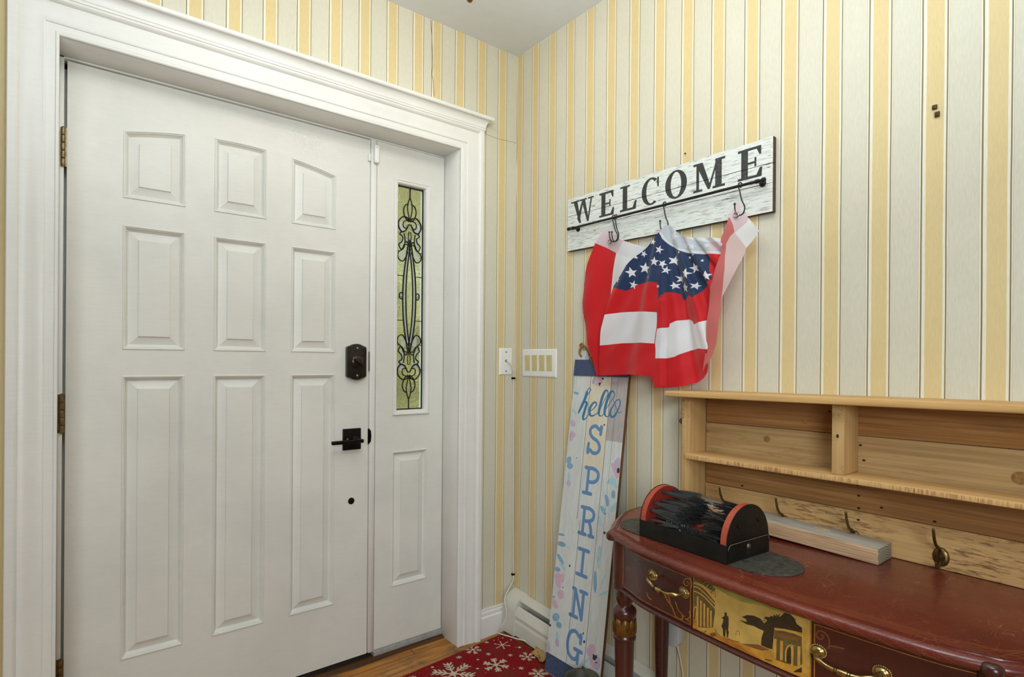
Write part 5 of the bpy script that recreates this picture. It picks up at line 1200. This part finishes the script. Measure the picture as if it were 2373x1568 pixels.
# ================================================================== PINE PALLET SHELF
pine = wood('pine', (218, 178, 118), (196, 150, 92), 'Y', .9, .62, fine=.22)
pine_r = wood('pine_rough', (218, 178, 120), (198, 154, 98), 'Y', .9, .75, fine=.2, dark=(92, 60, 34), darkamt=1.0, darksc=(26, 150), bm=.6)
pine_g = wood('pine_grey', (208, 176, 124), (178, 142, 94), 'Y', .8, .7, fine=.3, dark=(74, 62, 44), darkamt=.5, darksc=(12, 90), bm=.4)
pine_d = wood('pine_brown_shaded', (190, 142, 88), (150, 100, 54), 'Y', .9, .6, fine=.4)  # browner boards, partly darkened to paint in the shade under the shelves
pine_v = wood('pine_post', (212, 176, 120), (190, 148, 94), 'Z', 1.0, .65, fine=.2)
pine_vr = wood('pine_post_face', (212, 176, 120), (194, 152, 98), 'Z', 1.0, .7, fine=.2, dark=(54, 40, 26), darkamt=.9, darksc=(100, 40), bm=.6)
knotm = plain('wood_knot', (150, 110, 64), .7, var=.35, vscale=120)
nailm = plain('nail_hole', (52, 44, 40), .6, .3)
sh = thing('pine_shelf', (1.52, .45, ZTOP), 'rustic pine shelf unit with two tiers and coat hooks on top of the console table', 'shelf')
XB = 1.565; YE = -.15
def rise(y, z, k): return z+k*(1.04-y)
def board(name, x0, x1, y0, y1, za, zb, ka, kb, mat, bev=.0015, extra=None):
    # y0 > y1 ; ka/kb rise per metre of bottom/top
    m = MB(); N = 12; R = []
    for k in range(N+1):
        y = y0+(y1-y0)*k/N; R.append([(x0, y, rise(y, za, ka)), (x1, y, rise(y, za, ka)), (x1, y, rise(y, zb, kb)), (x0, y, rise(y, zb, kb))])
    m.rings(R, True, (True, True)); o = m.build(name, mat, sh); bevel(o, bev, 2, 50); return o
b1 = board('back_board', XB, XB+.011, 1.0095, YE, .9895, 1.068, .010, .013, pine_d)
b2 = board('back_board', XB, XB+.011, 1.0095, YE, .893, .9880, .004, .010, pine_g)
b3 = board('back_board', XB, XB+.011, 1.0095, YE, .8045, .8915, .0015, .004, pine_d)
b4 = board('back_board', XB-.001, XB+.011, 1.0095, YE, ZTOP+.0008, .8030, 0, .0015, pine_r)
tp = board('top_board', 1.441, XW-.0005, 1.0740, YE, 1.0690, 1.0862, .013, .0135, pine, .003)
ms = board('middle_shelf', 1.467, XB-.0005, 1.0170, YE, .8830, .9010, .009, .0045, [pine][0], .004)
# rough end-grain stripes on the middle shelf's front edge
def edge_mat():
    m, nt, b = newmat('shelf_edge_marks'); n = noise(nt, 1.0, sc3=(20, 260, 14), detail=3, rough=.7); nb = noise(nt, 9, detail=2)
    f = math_(nt, 'MULTIPLY', ramp(nt, n.outputs[0], [(0.48, (0, 0, 0)), (.58, (1, 1, 1))]).outputs[0], ramp(nt, nb.outputs[0], [(0.35, (0, 0, 0)), (.6, (1, 1, 1))]).outputs[0])
    nt.links.new(mix(nt, lin((212, 170, 110)), lin((140, 84, 44)), math_(nt, 'MULTIPLY', f, .8)), b.inputs['Base Color']); setin(b, 'Roughness', .7); return m
board('shelf_edge', 1.4662, 1.4672, 1.0155, YE, .8850, .8985, .009, .0045, edge_mat(), .0003)
def post(y0, y1, z0, z1, mats):
    m = MB(); m.box((1.480, y1, z0), (XB-.0004, y0, z1)); 
    m.m = [0]*len(m.m); m.m[5] = 1
    o = m.build('post', mats, sh); bevel(o, .0018, 2, 50); return o
post(1.0385, 1.0100, ZTOP+.0005, 1.0695, [pine_v, pine_vr]); post(.6085, .5800, .9035, 1.0735, [pine_v, pine_vr]); post(YE+.03, YE, ZTOP+.0005, 1.08, [pine_v, pine_vr])
# knots and nails set in the boards
def spot(o, px, py, rx, rz, mat=knotm, X=XB, name='knot'):
    c = onX(px, py, X); m = MB(); m.rings([[(X-.0003*(1+j), c.y+rx*(1-.35*j)*math.cos(2*PI*k/18), c.z+rz*(1-.35*j)*math.sin(2*PI*k/18)) for k in range(18)] for j in range(2)], True, (False, True)); m.build(name, mat, o)
spot(b2, 1777, 1017, .010, .009); spot(b2, 2366, 1108, .016, .014); spot(b1, 1866, 978, .006, .005)
for px, py, o in ((1994, 1031, b2), (2002, 1066, b2), (1987, 1123, b3), (1990, 1148, b3), (1990, 1177, b3), (2043, 1176, b3), (1720, 1125, b3), (2166, 1208, b3), (1989, 1204, b4), (1922, 953, b1)): spot(o, px, py, .0038, .0027, nailm, XB-.001 if o is b4 else XB, 'nail')
for px, py in ((1941, 1010),): spot(tp, px, py, .003, .005, nailm, 1.4798, 'nail')
# brass coat hooks screwed to the lowest board
ab = plain('antique_hook_brass', (112, 92, 56), .34, .9, var=.3, vscale=70)
def coat_hook(y, z, low=True):
    K_ = (.8070-z)/.0665
    m = MB(); X = XB-.001
    m.lathe((X, y, z), [(.0145, 0), (.0145, -.001), (.0125, -.0035), (.008, -.0058), (.0001, -.0066)], n=28, frame=(Vector((0, 1.12, 0)), Vector((0, 0, 1.5)), Vector((1, 0, 0))))
    o = m.build('coat_hook', ab, sh, smooth=True, auto=60)
    m = MB(); Q = spline([(X-.004, y, z+.002), (X-.0075, y, z+.014*K_), (X-.018, y, z+.0240*K_), (X-.034, y, z+.031*K_), (X-.047, y, z+.046*K_), (X-.0545, y, z+.0665*K_)], 6)
    r = [.0042-.0012*i/(len(Q)-1) for i in range(len(Q))]; r[-1] = .0028; m.tube(Q, r, 10); m.lathe((X-.0548, y, z+.0672*K_), [(.0001, -.003), (.003, -.001), (.0033, .001), (.0022, .003), (.0001, .0035)], n=10); m.build('upper_arm', ab, o, smooth=True, auto=70)
    if not low: return o
    m = MB(); Q = spline([(X-.003, y, z-.010), (X-.012, y, z-.018), (X-.021, y, z-.0215), (X-.030, y, z-.017), (X-.033, y, z-.008)], 6); m.tube(Q, .0028, 10); m.lathe((X-.033, y, z-.0065), [(.0001, -.003), (.0032, 0), (.0001, .0035)], n=10); m.build('lower_arm', ab, o, smooth=True, auto=70)
    for dy in (.0072, -.0072):
        m = MB(); m.lathe((X-.0045, y+dy, z+.001), [(.0028, 0), (.0024, -.0014), (.0001, -.0018)], 'X', 10); m.build('screw', rust, o)
    return o
h0 = coat_hook(.4075, .7375)
h1 = coat_hook(.4075+.1785, .7325, False)
for dy in (.1745, .3420):
    c = copy_tree(h1, sh); c.location = (c.location[0], c.location[1]+dy, c.location[2])

# ================================================================== LOOSE 2x4
blockm = wood('weathered_lumber', (212, 178, 142), (178, 138, 100), 'Y', 2.2, .75, fine=.5, bm=.6)
blockt = wood('grey_weathered_face', (190, 186, 176), (156, 142, 120), 'Y', 1.0, .8, fine=.3, dark=(104, 106, 104), darkamt=.6, darksc=(5, 40))
def endgrain():
    m, nt, b = newmat('end_grain'); tc = nt.nodes.new('ShaderNodeTexCoord'); w = nt.nodes.new('ShaderNodeTexWave'); w.wave_type = 'RINGS'; w.rings_direction = 'Y'; w.inputs['Scale'].default_value = 75; w.inputs['Distortion'].default_value = 2.0; w.inputs['Detail'].default_value = 2
    mp = nt.nodes.new('ShaderNodeMapping'); mp.inputs['Location'].default_value = (-.052, 0, .006); mp.inputs['Scale'].default_value = (1, 1, .7)
    nt.links.new(tc.outputs['Object'], mp.inputs[0]); nt.links.new(mp.outputs[0], w.inputs[0]); r = ramp(nt, w.outputs[0], [(.3, lin((104, 94, 78))), (.6, lin((168, 158, 138)))]); nt.links.new(r.outputs[0], b.inputs['Base Color']); setin(b, 'Roughness', .85); return m
m = MB(); y0, y1 = .5030, 1.0085; dz = .0125
def bz(y, z): return z+dz*(y-y0)/(y1-y0)
V = [(1.4745, y0), (1.5575, y0), (1.5575, y1), (1.4745, y1)]
m.add([(x, y, bz(y, ZTOP+.0006)) for x, y in V]+[(x, y, bz(y, ZTOP+.0386)) for x, y in V], [(0,3,2,1), (4,5,6,7), (0,1,5,4), (1,2,6,5), (2,3,7,6), (3,0,4,7)])
m.m = [0, 1, 2, 0, 2, 0]
blk = m.build('lumber_block', [blockm, blockt, endgrain()], origin=(1.475, .503, ZTOP), props=('short grey weathered wooden plank lying on the console table behind the boot brush', 'plank')); bevel(blk, .0022, 2, 50)
for px, py, rx in ((1868, 1210, .030), (1905, 1226, .021)):
    c = onZ(px, py, ZTOP+.041); m = MB(); m.rings([[(c.x+rx*.42*(1-.4*j)*math.cos(2*PI*k/20), c.y+rx*(1-.4*j)*math.sin(2*PI*k/20), bz(c.y+rx*(1-.4*j)*math.sin(2*PI*k/20), ZTOP+.0387)+.0002*j) for k in range(20)] for j in range(2)], True, (False, True)); m.build('knot', plain('pale_knot', (206, 176, 128), .75, var=.2, vscale=70), blk)

# ================================================================== BOOT SCRAPER BRUSH
Ld = Vector((-.066, -.998, 0)).normalized(); Nd = Vector((.998, -.066, 0)).normalized(); P0 = Vector((1.2165, .9825, ZTOP))
def bp(a, b, z): return P0+Ld*a+Nd*b+Vector((0, 0, z))
bm_ = plain('black_steel_tray', (34, 34, 30), .42, .5, var=.35, vscale=26, bmp=.25, bscale=90)
bd_, nt_, b_d = newmat('dusty_black_steel')
n1_ = noise(nt_, 60, detail=5, rough=.7); n2_ = noise(nt_, 420, detail=2)
o_d = mix(nt_, ramp(nt_, n1_.outputs[0], [(.35, lin((46, 46, 40))), (.65, lin((84, 82, 74)))]).outputs[0], lin((170, 164, 146)), math_(nt_, 'MULTIPLY', ramp(nt_, n2_.outputs[0], [(.64, (0, 0, 0)), (.68, (1, 1, 1))]).outputs[0], .7))
nt_.links.new(o_d, b_d.inputs['Base Color']); setin(b_d, 'Roughness', .6); setin(b_d, 'Metallic', .2); bump(nt_, b_d, n1_.outputs[0], .4, .001)
redw = plain('red_painted_wood', (168, 70, 48), .5, var=.12, vscale=60); redd = plain('dark_red_wood', (128, 36, 26), .5, var=.15, vscale=60)
brs = plain('black_bristle', (44, 46, 47), .34, var=.6, vscale=600, spec=.8)
LL, WW = .267, .1685
bb = thing('boot_brush', tuple(bp(LL/2, WW/2, 0)), 'black and red boot scraper brush with stiff bristles on the console table', 'boot brush')
m = MB()
def plate(m, a, b, c, d, th):   # four corner points + thickness vector
    P = [a, b, c, d]; m.prism(P, th)
plate(m, bp(0, 0, .0005), bp(LL, 0, .0005), bp(LL, 0, .0435), bp(0, 0, .0435), Nd*.0016)
plate(m, bp(0, WW, .0005), bp(LL, WW, .0005), bp(LL, WW, .0435), bp(0, WW, .0435), -Nd*.0016)
plate(m, bp(0, 0, .0005), bp(LL, 0, .0005), bp(LL, WW, .0005), bp(0, WW, .0005), Vector((0, 0, .0014)))
g = m.build('tray', bm_, bb); 
def arch_pts(a, r, zc, n=26, b0=None):
    return [bp(a, WW/2-r*math.cos(PI*k/n), zc+r*math.sin(PI*k/n)) for k in range(n+1)]
for a, sg, oa in ((.0015, 1, 0.0), (LL-.0015, -1, LL)):
    m = MB(); O = [bp(a, 0, .001)]+arch_pts(a, WW/2, .0435)+[bp(a, WW, .001)]; m.prism(O, Ld*(sg*.0015)); e = m.build('end_plate', bm_, bb)
    # red half-round block
    m = MB(); n = 26; ra = WW/2-.0012; rb = ra-.0005
    O = arch_pts(a+sg*.0016, ra, .0435); O = [bp(a+sg*.0016, WW/2-ra, .018)]+O+[bp(a+sg*.0016, WW/2+ra, .018)]
    O2 = [p+Ld*(sg*.0165) for p in O]
    m.add(O+O2, [tuple(range(len(O)))], 0); o_ = len(m.v)-2*len(O); k_ = len(O)
    m.f.append(tuple(o_+k_+i for i in range(k_))); m.m.append(1)
    for i in range(k_):
        j = (i+1) % k_; m.f.append((o_+i, o_+j, o_+k_+j, o_+k_+i)); m.m.append(0)
    blkx = m.build('brush_block', [redw, redd], bb); 
    # bristles: tufts pointing inwards
    m = MB(); rb_ = random.Random(11 if sg > 0 else 23)
    face = a+sg*.018
    tufts = []
    for row in range(5):
        zz = .028+row*.021; half = math.sqrt(max(0, (WW/2-.013)**2-max(0, zz-.0435)**2)); k = int(half*2/.022)
        for i in range(k+1):
            tufts.append((WW/2-half+2*half*(i/(k if k else 1))+rb_.uniform(-.002, .002), zz+rb_.uniform(-.003, .003)))
    for tbb, tz in tufts:
        base_ = bp(face-sg*.001, tbb, tz)
        for q in range(28):
            an = rb_.random()*2*PI; rr = math.sqrt(rb_.random()); L2 = rb_.uniform(.078, .102) if sg > 0 else rb_.uniform(.050, .070)
            st = base_+Nd*(math.cos(an)*rr*.0022)+Vector((0, 0, math.sin(an)*rr*.0022))
            en = bp(face+sg*L2, tbb+math.cos(an)*rr*.011+(tbb-WW/2)*.05, tz+math.sin(an)*rr*.011+(tz-.055)*.05-.003+rb_.uniform(-.002, .002))
            bq = (en-P0).dot(Nd)
            if en.z-ZTOP < .050: en += Nd*(max(0, .010-bq)-max(0, bq-WW+.010))
            if en.z-ZTOP < .046: en.z = ZTOP+.046+rb_.random()*.006
            md_ = (st+en)/2+Vector((0, 0, .0015))
            d_ = (en-st).normalized(); a1 = d_.orthogonal().normalized(); a2 = d_.cross(a1); w = .00088
            R = [[p+a1*(w*math.cos(t0))+a2*(w*math.sin(t0)) for t0 in (0, 2.09, 4.19)] for p in (st, md_, en)]
            m.rings(R, True, (False, True))
    m.build('bristles', brs, blkx)
    # L bracket with tongue and bolt
    s2 = -sg
    h_, rr = .0445, .012
    O = [bp(oa, .002, .001), bp(oa, .002, h_-rr)]+[bp(oa, .002+rr-rr*math.cos(PI/2*k/6), h_-rr+rr*math.sin(PI/2*k/6)) for k in range(1, 7)]+[bp(oa, WW-.002-rr+rr*math.sin(PI/2*k/6), h_-rr+rr*math.cos(PI/2*k/6)) for k in range(0, 7)]+[bp(oa, WW-.002, .001)]
    m = MB(); m.prism(O, Ld*(s2*.0016)); br = m.build('bracket', bm_, bb)
    m = MB(); m.tube([p+Ld*(s2*.0016) for p in O[1:-1]], .0007, 6); m.build('rim_highlight', plain('highlight_grey', (132, 128, 116), .5, .3), br, smooth=True)  # light grey tube paints the bright highlight along the bracket rim
    O = [bp(oa+s2*.0001, .001, .0006)]+[bp(oa+s2*(.012+.112*math.sin(PI*k/24)**.8), WW/2-(WW/2-.0005)*math.cos(PI*k/24), .0006) for k in range(25)]+[bp(oa+s2*.0001, WW-.001, .0006)]
    m = MB(); m.prism(O, Vector((0, 0, .0016))); m.build('tongue', bd_, br)
    m = MB(); m.lathe(bp(oa, WW*.47, .031)+Ld*(s2*.0014), [(.0001, 0), (.0065, .0), (.0062, .0022), (.004, .0040), (.0001, .0047)], n=18, frame=(Nd, Vector((0, 0, 1)), Ld*s2)); m.build('bolt', plain('worn_bolt', (150, 136, 112), .45, .8, var=.3, vscale=90), br, smooth=True)
    if sg < 0:
        for b_, z_ in ((WW*.27, .081), (WW*.74, .085)):
            m = MB(); m.lathe(bp(oa, b_, z_)-Ld*.0012*0, [(.0042, 0), (.0036, .0016), (.002, .0018), (.0001, .0010)], n=14, frame=(Nd, Vector((0, 0, 1)), Ld)); m.build('rivet', bm_, e, smooth=True)
        m = MB(); m.lathe(bp(oa, WW*.47, .0175)+Ld*.0016, [(.0075, 0), (.0072, .0005), (.0001, .0006)], n=18, frame=(Nd, Vector((0, 0, 1)), Ld)); m.build('slot', plain('dark_hole', (10, 10, 10), .8), br)
# bottom wood bars with upright bristles
m = MB(); O = [bp(.02, .018, .002), bp(LL-.02, .018, .002), bp(LL-.02, .060, .002), bp(.02, .060, .002)]; m.prism(O, Vector((0, 0, .022))); lb = m.build('base_bar', plain('grey_wood_bar', (138, 128, 110), .7, var=.2, vscale=60), bb)
m = MB(); m.prism([bp(.055, .088, .018), bp(LL-.045, .088, .018), bp(LL-.045, .135, .018), bp(.055, .135, .018)], Vector((0, 0, .022))); m.build('red_bar', redw, bb)
m = MB(); rb_ = random.Random(9)
for i in range(11):
    a = .075+i*.0155
    for q in range(55):
        an = rb_.random()*2*PI; rr = math.sqrt(rb_.random()); st = bp(a+.002*rr*math.cos(an), .030+.002*rr*math.sin(an), .023)
        en = bp(a+.0078*rr*math.cos(an)+rb_.uniform(-.003, .003), .026+.010*rr*math.sin(an), .023+rb_.uniform(.016, .031))
        d_ = (en-st).normalized(); a1 = d_.orthogonal().normalized(); a2 = d_.cross(a1); w = .0007
        md_ = (st+en)/2+a1*rb_.uniform(-.003, .003)
        m.rings([[p+a1*(w*math.cos(t0))+a2*(w*math.sin(t0)) for t0 in (0, 2.09, 4.19)] for p in (st, md_, en)], True, (False, True))
m.build('bristles', brs, lb)
